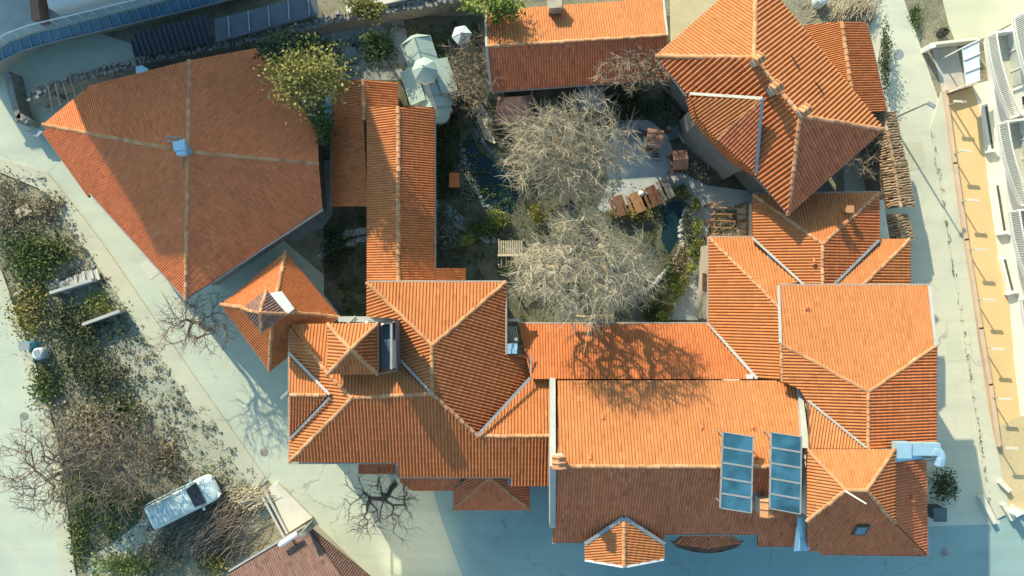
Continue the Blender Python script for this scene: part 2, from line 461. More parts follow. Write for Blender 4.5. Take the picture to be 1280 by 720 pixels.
def caps(par, a, b, r=0.11, mat='tile_ridge', name='ridge_tiles', step=0.36, up=0.02):
    A = W(*a) if not isinstance(a, Vector) else a
    B = W(*b) if not isinstance(b, Vector) else b
    d = B - A; L = d.length
    if L < 0.1: return
    d.normalize()
    side = d.cross(Vector((0, 0, 1))).normalized(); upv = side.cross(d).normalized()
    if upv.z < 0: upv = -upv
    mb = MB(); k = max(1, int(L / step))
    for i in range(k):
        p0 = A + d * (L * i / k) + upv * (up + 0.01 + random.uniform(-.008, .008)); p1 = A + d * (L * (i + 1) / k + 0.03) + upv * (up + 0.035)
        vs = []
        r_ = r
        j = side * random.uniform(-.022, .022)
        for p, rr in ((p0 + j, r * 0.86), (p1 + j, r)):
            for t in range(7):
                an = math.pi * t / 6
                vs.append(p + side * (rr * math.cos(an)) + upv * (rr * 0.75 * math.sin(an) - 0.02))
        fs = [(t, t + 1, 8 + t, 7 + t) for t in range(6)] + [tuple(range(7, 14))] + [tuple(range(6, -1, -1))]
        mb.add(vs, fs, 0, min(1, max(0, random.gauss(0.5, 0.25))))
    return mb.build(name, mat, par)
def strip(par, a, b, w, mat, name='valley_gutter', up=0.04, th=0.05):
    A = W(*a); B = W(*b); d = (B - A).normalized(); s = d.cross(Vector((0, 0, 1))).normalized() * (w / 2)
    u = Vector((0, 0, up))
    mb = MB(); mb.slab([A + s + u, B + s + u, B - s + u, A - s + u], th)
    return mb.build(name, mat, par)
def gutter(par, pts, r=0.055, mat='gutter_metal'):
    mb = MB()
    P = [W(*p) + Vector((0, 0, -0.03)) for p in pts]
    mb.tube(P, r, 6)
    return mb.build('gutter', mat, par)
def walls(par, P, ztop, inset=0.35, mat='plaster_white', z0=-0.1, windows=0, wz=None, zpx=None):
    """wall ring under an eave outline given in survey units at height ztop"""
    zp = ztop if zpx is None else zpx
    poly = offset_poly([tuple(W(p[0], p[1], zp))[:2] for p in P], inset)
    mb = MB(); mb.prism(poly, z0, ztop - 0.16, 0)
    o = mb.build('wall', mat, par)
    if windows:
        n = len(poly); zc = wz if wz else ztop - 1.5; cnt = 0
        for i in range(n):
            a, b = Vector(poly[i]), Vector(poly[(i + 1) % n])
            e = b - a; L = e.length
            if L < 2.2: continue
            e.normalize(); nr = Vector((e.y, -e.x)); mid = (a + b) / 2
            if nr.dot(-mid) <= 0: continue
            k = int(L // 2.3)
            for q in range(k):
                if cnt >= windows: break
                c = a + e * (L * (q + 0.5) / k)
                window(par, c, nr, zc); cnt += 1
    return o
def window(par, c, nr, zc, w=0.9, h=1.15):
    rz = math.atan2(nr.y, nr.x) - math.pi / 2
    fr = MB()
    ca = Vector((nr.x, nr.y)); e = Vector((-nr.y, nr.x))
    def at(x, out): q = Vector((c.x, c.y)) + e * x + ca * out; return q
    for x in (-w / 2, w / 2): q = at(x, 0.03); fr.box((q.x, q.y, zc), (0.09, 0.1, h + .09), rz)
    for z in (-h / 2, h / 2): q = at(0, 0.03); fr.box((q.x, q.y, zc + z), (w - .09, 0.1, 0.09), rz)
    q = at(0, 0.02); fr.box((q.x, q.y, zc), (0.05, 0.06, h - .09), rz)
    q = at(0, 0.09); fr.box((q.x, q.y, zc - h / 2 - 0.08), (w + 0.2, 0.2, 0.06), rz)
    f = fr.build('window', 'wood', par)
    pn = MB(); q = at(0, 0.0); pn.box((q.x, q.y, zc), (w - .1, 0.03, h - .1), rz); pn.build('pane', 'pane_dark', f)
def chimney(par, px, py, z0, z1, w=0.5, l=0.5, rz=0.0, mat='plaster_cream', cap=True, capmat='tile_ridge'):
    c = W(px, py, z1)
    mb = MB(); mb.box((c.x, c.y, (z0 + z1) / 2), (w, l, z1 - z0), rz)
    mb.box((c.x, c.y, z1 - 0.12), (w + .08, l + .08, 0.09), rz)
    o = mb.build('chimney', mat, par)
    if cap:
        m2 = MB()
        for sx in (-1, 1):
            for sy in (-1, 1):
                m2.box((c.x + (sx * w * .38) * math.cos(rz) - (sy * l * .38) * math.sin(rz), c.y + (sx * w * .38) * math.sin(rz) + (sy * l * .38) * math.cos(rz), z1 + 0.09), (0.08, 0.08, 0.2), rz)
        h = 0.2; hw, hl = w / 2 + .09, l / 2 + .1
        vs = [(-hw, -hl, 0.2), (hw, -hl, 0.2), (hw, hl, 0.2), (-hw, hl, 0.2), (0, -hl, 0.2 + h), (0, hl, 0.2 + h)]
        vs = [(c.x + x * math.cos(rz) - y * math.sin(rz), c.y + x * math.sin(rz) + y * math.cos(rz), z1 + z) for x, y, z in vs]
        m2.add(vs, [(3, 2, 1, 0), (0, 1, 4), (2, 3, 5), (1, 2, 5, 4), (3, 0, 4, 5)], 0)
        for sx in (-1, 1):
            for q in range(3):
                y = (-hl + 0.06) + q * (2 * hl - .12) / 2
                p0 = (sx * hw, y, 0.23); p1 = (0, y, 0.23 + h)
                tr = lambda p: (c.x + p[0] * math.cos(rz) - p[1] * math.sin(rz), c.y + p[0] * math.sin(rz) + p[1] * math.cos(rz), z1 + p[2])
                m2.tube([tr(p0), tr(p1)], 0.055, 6, 0, random.random())
        m2.build('chimney_cap', capmat, o)
    return o
# ================================================================== HOUSES
def S(par, *P, **k): return slope(par, list(P), **k)
N_ = None
# ---------------------------------------------------------------- big hall, upper left
h = thing('tiled_hall', 'large hall with faded brown hipped tiles and a blue vent on its peak', 'house', W(240, 200))
AP, L0, T2, Rm, B0 = (235, 190, 7.0), (54, 156, 4.9), (237, 76, 5.0), (398, 205, 4.9), (232, 373, 4.9)
hk = dict(pitch=3.0, mat='tile_hall', course=0.3, jit=0.03)
S(h, AP, L0, T2, (113, 107, N_), **hk) if False else S(h, AP, T2, (113, 107, N_), L0, **hk)
S(h, AP, Rm, (397, 165, N_), (337, 76, N_), (324, 60, N_), T2, **hk)
S(h, AP, B0, (403, 262, N_), Rm, **hk)
S(h, AP, L0, (112, 240, N_), B0, **hk)
S(h, (53, 165, 4.3), (59, 163, 4.5), (113, 240, 4.5), (111, 247, 4.3), **hk)
for q in (L0, T2, Rm, B0): caps(h, AP, q, r=0.115)
HP = [(60, 158), (113, 110), (237, 80), (322, 65), (337, 80), (393, 165), (398, 260), (232, 368), (116, 240)]
def hz(x, y):
    return min(zon([AP, L0, T2], x, y), zon([AP, T2, Rm], x, y), zon([AP, Rm, B0], x, y), zon([AP, B0, L0], x, y))
mb = MB(); hw = [W(x, y, hz(x, y)) for x, y in HP]; hc = W(235, 200, 5)
hw = [p.lerp(Vector((hc.x, hc.y, p.z)), .07) for p in hw]
mb.prism([tuple(p)[:2] for p in hw], -.1, [p.z - .25 for p in hw]); mb.build('wall', 'stone', h)
gutter(h, [(403.5, 262, 4.3), (232, 375, 4.8)])
gutter(h, [(112, 242, 4.6), (232, 375, 4.8)])
mb = MB(); c = W(226, 185, 7.4)
mb.box((c.x, c.y, 7.2), (0.5, 0.75, 0.6), 0.15); mb.box((c.x - .02, c.y + .1, 7.55), (0.62, 0.5, 0.08), 0.15)
mb.tube([W(225, 178, 7.3), W(231, 176, 7.1)], 0.12, 8); mb.build('vent_cowl', 'duct_steel', h)
mb = MB()
for s in (-1, 1): mb.tube([W(207, 173 + 3 * s, 6.85), W(228, 175 + 3 * s, 7.1)], 0.03, 5)
for i in range(5): mb.tube([W(208 + 4.5 * i, 170, 6.88 + .06 * i), W(208 + 4.5 * i, 176, 6.88 + .06 * i)], 0.025, 5)
mb.build('roof_ladder', 'zinc', h)
mb = MB(); mb.tube([W(225, 198, 7.0), W(229, 222, 6.5)], 0.02, 4); mb.build('cable', 'zinc', h)
strip(h, (231, 178, 7.0), (240, 192, 7.05), 0.22, 'zinc', 'ridge_flashing', 0.12)

# ---------------------------------------------------------------- pavilion with lantern
h = thing('lantern_pavilion', 'small square pavilion with a pyramid tile roof topped by a white lantern', 'house', W(350, 390))
ap = (341, 388, 6.6); n, e, s, w = (357, 315, 4.3), (423, 396, 4.3), (337, 463, 4.3), (277, 381, 4.3)
for a, b in ((n, e), (e, s), (s, w), (w, n)): S(h, ap, a, b, pitch=3.0, mat='tile_red', course=0.3)
for q in (n, e, s, w): caps(h, ap, q, r=0.12)
walls(h, [(357, 324), (413, 396), (337, 453), (286, 381)], 4.2, 0.3, 'plaster_white', windows=4)
lw = [W(*p, 7.8) for p in ((331, 371), (350, 391), (327, 409), (309, 387))]
mb = MB(); mb.prism([(p.x, p.y) for p in lw], 5.2, 7.85); lo = mb.build('lantern', 'white_paint', h)
la = (325, 391, 8.9); ln, le, ls_, lw_ = (333, 363, 7.9), (357, 392, 7.9), (327, 416, 7.9), (303, 386, 7.9)
for a, b in ((ln, le), (le, ls_), (ls_, lw_), (lw_, ln)): S(h, la, a, b, pitch=4.2, mat='tile_dull', course=0.3, name='lantern_roof', th=0.1)
for q in (ln, le, ls_, lw_): caps(h, la, q, r=0.09, step=0.25, name='lantern_ridge')
mb = MB(); P = [W(337, 366, 6.7), W(352, 364, 6.4), W(368, 386, 6.3), W(356, 395, 6.6)]
mb.slab(P, 0.08); mb.build('lantern_apron', 'white_paint', h)
gutter(h, [(423, 397, 4.2), (337, 464, 4.2), (277, 381, 4.2)])

# ---------------------------------------------------------------- long gallery
h = thing('gallery_wing', 'long narrow gabled wing with a low lean-to, west of the garden', 'house', W(498, 240))
S(h, (415, 100, 3.2), (453, 100, 4.1), (460, 258, 4.1), (415, 258, 3.1), pitch=3.2, mat='tile_red')
S(h, (453, 100, 4.1), (497, 103, 3.2), (497, 150, 3.2), (456, 150, 4.1), pitch=3.2, mat='tile_red')
caps(h, (453, 99, 4.1), (456, 150, 4.1), r=0.12)
S(h, (459, 134, 4.4), (498, 134, 5.4), (498, 358, 5.4), (459, 358, 4.4), pitch=3.2, mat='tile_orange')
S(h, (498, 134, 5.4), (543, 134, 4.3), (543, 358, 4.3), (498, 358, 5.4), pitch=3.2, mat='tile_red', course=0.3)
S(h, (543, 335, 4.25), (582, 335, 3.5), (582, 358, 3.5), (543, 358, 4.25), pitch=3.2, mat='tile_red', course=0.3)
caps(h, (498, 133, 5.4), (498, 358, 5.4), r=0.13)
walls(h, [(462, 138), (540, 138), (540, 354), (462, 354)], 4.35, 0.2, 'plaster_white', windows=6)
walls(h, [(418, 103), (494, 103), (494, 140), (462, 140), (462, 255), (418, 255)], 3.15, 0.2, 'plaster_cream')
walls(h, [(538, 338), (579, 338), (579, 356), (538, 356)], 3.4, 0.1, 'plaster_white')
mb = MB(); mb.slab([W(462, 136, 4.4), W(540, 136, 4.3), W(498, 136, 5.35)], 0.4); mb.build('gable', 'plaster_white', h)
gutter(h, [(544, 134, 4.22), (544, 335, 4.22)]); gutter(h, [(414, 100, 3.1), (414, 258, 3.0)])

# ---------------------------------------------------------------- central house complex
h = thing('courtyard_house', 'rambling house of many orange hipped roofs round a narrow light well', 'house', W(540, 480))
a, b = (540, 432, 7.7), (540, 492, 7.3)
NW, NE = (459, 353, 6.4), (632, 353, 6.4)
kk = dict(pitch=5.2, mat='tile_orange')
S(h, a, NW, NE, **kk)
Wp = [a, NW, b]
S(h, NW, a, b, (492, 440, N_), (492, 398, N_), (459, 396, N_), **kk)
S(h, a, NE, (632, 443, N_), (663, 443, N_), (663, 471, N_), (597, 543, N_), b, pitch=5.2, mat='tile_red')
w = (440, 497, 7.2); we = (362, 577, 5.75)
SP = [w, b, we]
zr = zon(SP, 600, 545); zr2 = zon(SP, 687, 545)
S(h, w, b, (597, 545, N_), (687, 545, N_), (687, 607, N_), (639, 607, N_), (639, 596, N_), (497, 596, N_), (497, 578, N_), we, pitch=5.2, mat='tile_red')
S(h, (664, 472, 5.25), (687, 472, 5.25), (687, 545, zr2), (598, 545, zr), **kk)
S(h, (362, 406, 5.3), w, we, (362, 500, N_), **kk) if False else S(h, w, (410, 467, 6.6), (362, 406, 5.55), we, **kk)
S(h, (362, 405, 5.5), (411, 405, 5.5), (410, 467, 6.65), **kk)
pk = (438, 437, 9.0)
TQ = [(410, 405, 7.8), (472, 405, 7.8), (472, 467, 7.8), (410, 467, 7.8)]
for i in range(4): S(h, TQ[i], TQ[(i + 1) % 4], pk, pitch=5.2, mat='tile_orange' if i in (0, 3) else 'tile_red')
walls(h, [(412, 407), (470, 407), (470, 465), (412, 465)], 7.75, .12, 'plaster_white')
S(h, w, (412, 467, 6.7), (473, 467, 6.7), (492, 444, N_), b, **kk)
S(h, (362, 446, 5.75), (362, 494, 6.75), (410, 494, 6.85), pitch=4.6, mat='tile_orange')
S(h, (362, 494, 6.75), (362, 545, 5.85), (410, 494, 6.85), pitch=4.6, mat='tile_red')
for p, q in ((a, NW), (a, NE), (a, b), (w, b), (w, we), (b, (597, 545, zr)), ((598, 545, zr), (687, 545, zr2)), ((362, 406, 5.35), (410, 467, 6.7)), (pk, TQ[0]), (pk, TQ[1]), (pk, TQ[2]), (pk, TQ[3]), ((410, 467, 6.7), w), ((362, 494, 6.75), (408, 494, 6.85))):
    caps(h, p, q, r=0.115)
strip(h, (663, 472, 5.9), (598, 543, zr + .25), 0.16, 'zinc')
strip(h, (492, 441, 6.75), (541, 493, 7.4), 0.12, 'coping')
strip(h, (361, 441, 5.8), (412, 493, 6.95), 0.15, 'coping')
strip(h, (362, 549, 5.9), (412, 497, 6.95), 0.13, 'zinc')
walls(h, [(366, 410), (470, 410), (470, 400), (459, 396), (464, 358), (628, 358), (628, 446), (658, 446), (683, 475), (683, 602), (640, 602), (640, 591), (500, 591), (500, 574), (366, 574)], 5.0, 0.3, 'plaster_white', windows=10, zpx=5.6)
mb = MB(); mb.slab([W(463, 358, 6.15), W(628, 358, 6.15), W(628, 440, 5.9), W(600, 520, 5.8), W(545, 488, 6.4), W(505, 440, 6.0), W(500, 400, 6.0), W(463, 392, 6.0)], 1.8); mb.build('upper_wall', 'plaster_white', h)
gutter(h, [(362, 579, 5.2), (497, 579, 5.2)]); gutter(h, [(497, 597, 4.75), (639, 597, 4.7)]); gutter(h, [(361, 405, 5.2), (361, 577, 5.2)])
gutter(h, [(459, 352, 6.3), (633, 352, 6.3)]); gutter(h, [(633, 352, 6.3), (633, 443, 6.3)]); gutter(h, [(664, 443, 5.75), (664, 471, 5.75)])
mb = MB()
A, B = W(423, 399, 6.15), W(497, 399, 6.15); mb.box(((A.x + B.x) / 2, A.y, 6.1), (B.x - A.x, .3, .25)); mb.build('beam', 'coping', h)
# raised flat-topped block at the light well, added for the shadow it casts
lz = 9.3
LP = [(473, 404), (495, 400), (496, 464), (473, 467)]
lq = offset_poly([tuple(W(*p, lz))[:2] for p in LP], .12)
mb = MB(); mb.prism(lq, 4.5, lz - .55); mb.build('shade_block', 'tar_felt', h)
mb = MB()
for i in range(4):
    A = W(*LP[i], lz); B = W(*LP[(i + 1) % 4], lz); d = B - A; mid = (A + B) / 2; mb.box((mid.x, mid.y, lz - .3), (d.length, .07, .62), math.atan2(d.y, d.x))
mb.build('shade_block_parapet', 'dark_metal', h)
mb = MB(); A, B = W(489, 402, lz), W(489, 464, lz); mb.box((A.x, (A.y + B.y) / 2, lz - .05), (.12, A.y - B.y - .2, .1)); mb.build('light_well_frame', 'gutter_metal', h)
mb = MB(); mb.slab([W(479, 424, lz - .4), W(487, 424, lz - .4), W(487, 442, lz - .48)], .05); mb.build('light_well_sheet', 'zinc', h)
mb = MB(); p = W(460, 404, 6.4)
mb.tube([p + Vector((0, 0, -.5)), p], 0.06, 8); mb.tube([p, p + Vector((0, 0, .12)), p + Vector((0, 0, .25)), p + Vector((0, 0, .32))], [0.12, 0.19, 0.15, 0.03], 10); mb.build('roof_cowl', 'gutter_metal', h)
mb = MB(); mb.tube([W(430, 408, 6.3), W(444, 395, 6.3)], 0.05, 5); mb.build('stay_rod', 'gutter_metal', h)
mb = MB(); mb.tube([W(361, 490, 5.3), W(352, 498, 4.9)], 0.1, 6); mb.tube([W(352, 498, 4.9), W(352, 500, .2)], 0.06, 6); mb.build('downpipe', 'zinc', h)
for (x, y) in ((450, 473), (517, 507)):
    pass
# gap box with tank between the two houses
mb = MB(); p = W(640, 436, 5.9); mb.box((p.x, p.y, 5.4), (0.6, 0.55, 1.0)); mb.box((p.x + .1, p.y - .12, 5.95), (0.34, .28, .12)); mb.build('roof_tank', 'duct_steel', h)
mb = MB(); p = W(645, 424, 6.2); mb.tube([p + Vector((0, 0, -1)), p], .05, 6); mb.tube([p, p + Vector((0, 0, .12))], .1, 8); mb.build('flue', 'gutter_metal', h)
mb = MB()
for i in range(6): mb.tube([W(633 + i * 2.4, 408, 4.6), W(636 + i * 2.4, 428, 4.6)], 0.035, 4)
p, q = W(632, 400, 5), W(650, 400, 5); mb.box(((p.x + q.x) / 2, p.y, 5.0), (q.x - p.x, .16, .12)); mb.build('trellis', 'wood_pale', h)
# low street annexes
h = thing('street_porch', 'short low brown lean-to roof beside the dark bare tree at the street', 'porch', W(472, 575))
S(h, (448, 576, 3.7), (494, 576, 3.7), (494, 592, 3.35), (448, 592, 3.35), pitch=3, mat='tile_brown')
walls(h, [(450, 570), (492, 570), (492, 590), (450, 590)], 3.3, 0.1, 'plaster_cream')
mb = MB(); mb.slab([W(494, 574, 3.9), W(497, 574, 3.9), W(497, 595, 3.5), W(494, 595, 3.5)], .3); mb.build('verge', 'coping', h)
h = thing('curved_porch', 'low brown lean-to roof with a chamfered corner under the long eave', 'porch', W(540, 590))
S(h, (500, 588, 4.0), (585, 588, 4.0), (566, 613, 3.4), (516, 613, 3.4), (500, 603, N_), pitch=3, mat='tile_brown')
walls(h, [(503, 585), (570, 585), (564, 610), (518, 610), (503, 600)], 3.3, 0.15, 'plaster_cream')
h = thing('street_kiosk', 'low hipped brown-tiled annex jutting into the blue shaded street', 'porch', W(612, 600))
kp = (612, 596, 4.4)
S(h, kp, (585, 596, 4.0), (567, 612, 3.5), (567, 637, 3.3), pitch=4.5, mat='tile_brown')
S(h, kp, (567, 637, 3.3), (662, 637, 3.3), pitch=3.2, mat='tile_brown')
S(h, kp, (662, 637, 3.3), (662, 606, 3.3), (636, 596, N_), pitch=4.5, mat='tile_brown')
caps(h, kp, (567, 637, 3.3), r=.09); caps(h, kp, (662, 637, 3.3), r=.09)
walls(h, [(572, 590), (657, 590), (657, 633), (572, 633)], 3.25, 0.15, 'plaster_white')
mb = MB(); p = W(637, 601, 4.5); mb.box((p.x, p.y, 4.4), (.24, .5, .5)); mb.build('verge', 'zinc', h)

# ---------------------------------------------------------------- garden-side lean-to row
h = thing('garden_range', 'single pitch range of orange tiles facing the garden, dappled by bare branches', 'house', W(780, 440))
S(h, (648, 405, 4.2), (885, 405, 4.2), (946, 474, 5.85), (664, 474, 5.85), pitch=4.5, mat='tile_red')
walls(h, [(651, 408), (882, 408), (900, 476), (664, 476)], 4.15, 0.25, 'plaster_white', windows=0)
strip(h, (885, 404, 4.4), (946, 473, 6.0), 0.17, 'coping')
gutter(h, [(648, 404, 4.1), (885, 404, 4.1)])
mb = MB(); p = W(937, 471, 5.9); mb.box((p.x, p.y, 5.8), (.35, .22, .3)); mb.build('gutter_box', 'white_paint', h)

# ---------------------------------------------------------------- long south hall
h = thing('long_south_house', 'longest gabled house, bright north slope and dark south slope, bearing the solar panels', 'house', W(850, 580))
S(h, (697, 476, 6.4), (975, 476, 6.4), (1000, 487, N_), (1001, 583, 8.9), (697, 583, 8.9), pitch=4.9, mat='tile_amber')
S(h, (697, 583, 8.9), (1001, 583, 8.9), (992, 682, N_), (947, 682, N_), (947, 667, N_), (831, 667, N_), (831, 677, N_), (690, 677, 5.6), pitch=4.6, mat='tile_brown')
caps(h, (700, 583, 8.9), (1001, 583, 8.9), r=0.115)
walls(h, [(695, 480), (995, 480), (988, 663), (835, 663), (835, 672), (695, 672)], 5.2, 0.2, 'plaster_white', windows=0)
for pr, m in ((((691, 474, 6.6), (691, 583, 9.15)), 'coping'), (((691, 583, 9.15), (691, 660, 6.6)), 'coping')):
    A, B = W(*pr[0]), W(*pr[1]); mb = MB(); mb.slab([Vector((A.x - .15, A.y, A.z)), Vector((A.x + .15, A.y, A.z)), Vector((B.x + .15, B.y, B.z)), Vector((B.x - .15, B.y, B.z))], 1.2); mb.build('parapet', m, h)
A, B, C_, D = W(998, 487, 7.0), W(1003, 487, 7.0), W(1012, 560, 8.7), W(1003, 560, 8.7)
mb = MB(); mb.slab([A, B, C_, D], .7); mb.build('parapet', 'coping', h)
gutter(h, [(690, 679, 5.5), (731, 679, 5.5)]); gutter(h, [(831, 669, 5.85), (947, 669, 5.85)]); gutter(h, [(947, 684, 5.4), (992, 684, 5.4)])
p = W(697, 576, 9.3)
chimney(h, 698, 577, 8.0, 9.5, .5, .5, 0, 'plaster_cream', True, 'tile_ridge')
chimney(h, 957, 634, 6.4, 8.7, .55, .75, 0, 'plaster_cream', True, 'tile_ridge')
mb = MB(); A = W(947, 627, 7.9); mb.box((A.x, A.y, 7.8), (.35, 1.0, .12), 0); mb.build('chimney_flashing', 'zinc', h)
def tile_vent(par, px, py, z):
    c = W(px, py, z); mb = MB(); mb.tube([c + Vector((0, .12, .02)), c + Vector((0, -.12, .14)), c + Vector((0, -.2, .1))], [.05, .09, .07], 7); mb.box((c.x, c.y - .2, c.z + .1), (.2, .05, .16)); mb.build('vent_tile', 'tile_brown', par)
NP = [(697, 476, 6.4), (975, 476, 6.4), (697, 583, 8.9)]
for (x, y) in ((877, 532), (940, 532), (753, 520), (738, 570), (945, 568)): tile_vent(h, x, y, zon(NP, x, y) + .03)
# entrance gablet
h = thing('entrance_gablet', 'small bright orange gabled canopy jutting over the street from a dark slope', 'canopy', W(780, 690))
gr, gf = (780, 649, 6.8), (780, 707, 6.7)
S(h, gr, gf, (731, 699, 6.0), (731, 681, 6.1), pitch=4.2, mat='tile_amber')
S(h, gr, (830, 680, 6.1), (830, 698, 6.0), gf, pitch=4.2, mat='tile_orange')
caps(h, gr, gf, r=.12)
strip(h, (779, 647, 6.9), (731, 680, 6.15), .2, 'zinc'); strip(h, (781, 647, 6.9), (831, 680, 6.15), .2, 'zinc')
strip(h, (731, 700, 6.05), (780, 708.5, 6.7), .12, 'white_paint', 'bargeboard'); strip(h, (830, 699, 6.05), (781, 708.5, 6.7), .12, 'white_paint', 'bargeboard')
walls(h, [(736, 676), (826, 676), (826, 694), (780, 702), (736, 694)], 5.5, .15, 'plaster_white')
h = thing('eyebrow_canopy', 'dark brown curved porch canopy in shade below the long dark slope', 'canopy', W(885, 675))
S(h, (885, 664, 4.9), (860, 664, 4.6), (842, 679, 4.0), (885, 685, 4.5), pitch=4, mat='tile_brown')
S(h, (885, 664, 4.9), (885, 685, 4.5), (926, 678, 4.0), (908, 664, 4.6), pitch=4, mat='tile_brown')
mb = MB(); mb.slab([W(838, 676, 3.95), W(846, 684, 4.0), W(868, 690, 4.3), W(885, 692, 4.4), W(902, 690, 4.3), W(922, 684, 4.0), W(930, 676, 3.95), W(885, 685, 4.45)], .12); mb.build('canopy_rim', 'wood', h)
walls(h, [(850, 655), (920, 655), (920, 672), (850, 672)], 4.0, .1, 'plaster_white')

# ---------------------------------------------------------------- solar arrays
def solar(label, Q, zt, zb):
    t = thing('solar_array', label, 'solar panel', W(Q[0][0], Q[0][1], 8.0), 'solar arrays on the long roof')
    P = [W(Q[0][0], Q[0][1], zt), W(Q[1][0], Q[1][1], zt), W(Q[2][0], Q[2][1], zb), W(Q[3][0], Q[3][1], zb)]
    def bl(u, v): return (P[0] * (1 - u) + P[1] * u) * (1 - v) + (P[3] * (1 - u) + P[2] * u) * v
    mb = MB()
    for i in range(6):
        v = i / 5; hw = .012
        a0, a1 = max(0, v - hw), min(1, v + hw)
        mb.slab([bl(0, a1), bl(1, a1), bl(1, a0), bl(0, a0)], .12)
    for u in (0.022, .978): mb.slab([bl(u - .022, 1), bl(u + .022, 1), bl(u + .022, 0), bl(u - .022, 0)], .125)
    mb.build('frame', 'gutter_metal', t)
    for i in range(5):
        m2 = MB(); a0, a1 = i / 5 + .012, (i + 1) / 5 - .012
        m2.slab([p - Vector((0, 0, .02)) for p in (bl(.044, a1), bl(.956, a1), bl(.956, a0), bl(.044, a0))], .07); m2.build('solar_panel', 'solar_glass', t)
    mb = MB()
    for u in (.1, .9):
        for v in (.05, .45, .95):
            p = bl(u, v); zz = max(4.5, min(8.8, 8.8 - abs(v - .43) * (3.6 if v > .43 else 2.6)))
            mb.tube([p - Vector((0, 0, .1)), Vector((p.x, p.y, zz - .1))], .03, 5)
    mb.build('support', 'zinc', t)
solar('west solar array of five blue panels, the one further from the gutter wall', [(903, 539.5), (942.5, 546), (940, 642), (899.5, 635.5)], 9.65, 9.25)
solar('east solar array of five blue panels, the one against the white gutter wall', [(963.5, 540), (1003, 546), (1001.5, 643.5), (961.5, 636)], 9.65, 9.25)

# ---------------------------------------------------------------- south-east house
h = thing('corner_house', 'steep hipped house at the street corner with a roof window and a thin mast', 'house', W(1080, 620))
ra, rb = (1057, 613, 10.3), (1083, 613, 10.3)
S(h, (1009, 562, 9.1), (1118, 562, 9.1), rb, ra, pitch=4.7, mat='tile_amber')
S(h, (1009, 562, 9.1), ra, (1009, 651, 9.1), pitch=4.7, mat='tile_amber')
S(h, (1118, 563, 9.1), (1118, 652, 9.1), rb, pitch=4.7, mat='tile_red')
HS = [ra, rb, (1009, 692, 6.2)]
S(h, ra, rb, (1118, 653, N_), (1159, 694, N_), (1026, 692, N_), (1024, 688, N_), (1009, 688, 6.4), (1009, 651, N_), pitch=4.7, mat='tile_brown')
S(h, (1118, 575, 8.3), (1157, 575, 6.6), (1159, 694, 6.2), (1118, 653, 8.1), pitch=4.7, mat='tile_brown')
caps(h, ra, rb); caps(h, ra, (1009, 562, 9.1), r=.1); caps(h, rb, (1118, 562, 9.1)); caps(h, ra, (1009, 651, 9.1)); caps(h, rb, (1118, 653, 9.0), r=.1)
walls(h, [(1012, 566), (1114, 566), (1114, 580), (1152, 580), (1154, 688), (1012, 688)], 6.0, .25, 'plaster_white', zpx=6.6)
mb = MB(); mb.slab([W(1012, 566, 9.0), W(1114, 566, 9.0), W(1114, 648, 8.6), W(1012, 648, 8.6)], 3.0); mb.build('upper_wall', 'plaster_white', h)
n_, d_ = plane_of([W(*p) for p in HS]); c = on_plane(n_, d_, 1075, 660)
V = Vector((n_.x * n_.z, n_.y * n_.z, -(n_.x ** 2 + n_.y ** 2))).normalized(); U = V.cross(n_)
def rect(c, hu, hv, up): return [c + U * sx * hu + V * sy * hv + n_ * up for sx, sy in ((-1, -1), (1, -1), (1, 1), (-1, 1))]
mb = MB(); mb.slab(rect(c, .36, .46, .16), .3); f = mb.build('roof_window', 'dark_metal', h)
mb = MB(); mb.slab(rect(c, .25, .34, .18), .05); mb.build('pane', 'skylight_glass', f)
A = W(1057, 614, 10.35); mb = MB(); mb.tube([A, A + Vector((0, 0, 2.3))], [.045, .03], 6); mb.build('mast', 'white_paint', h)
strip(h, (1006, 646, 7.2), (1000, 688, 6.2), .75, 'duct_steel', 'valley_flashing', .1)
mb = MB(); A = W(1004, 672, 6.6); mb.box((A.x, A.y, 6.5), (.5, 1.3, .5), .12); mb.build('gutter_box', 'duct_steel', h)
gutter(h, [(1026, 694, 6.1), (1160, 696, 6.1)])
c = W(1138, 621, 7.4); tile_vent(h, 1140, 621, 7.4)
# link roof behind it
h = thing('link_roof', 'small triangular orange link roof between the tall corner house and the east house', 'house', W(1030, 540))
LK = [(975, 429, zon([(973, 357, 6.25), (1162, 357, 6.25), (1085, 490, 8.4)], 975, 429)), (1085, 490, 8.4), (1085, 561, 8.4)]
la_, lb_ = zon(LK, 1011, 504) + .12, zon(LK, 1080, 560) + .12
S(h, (1011, 504, la_), (1080, 561, lb_), (1012, 561, la_ + 1.05), pitch=4.7, mat='tile_amber')
strip(h, (1010, 501, la_), (1082, 559, lb_), .12, 'coping', up=.1)
walls(h, [(1014, 515), (1072, 560), (1014, 560)], 7.6, .2, 'plaster_white')

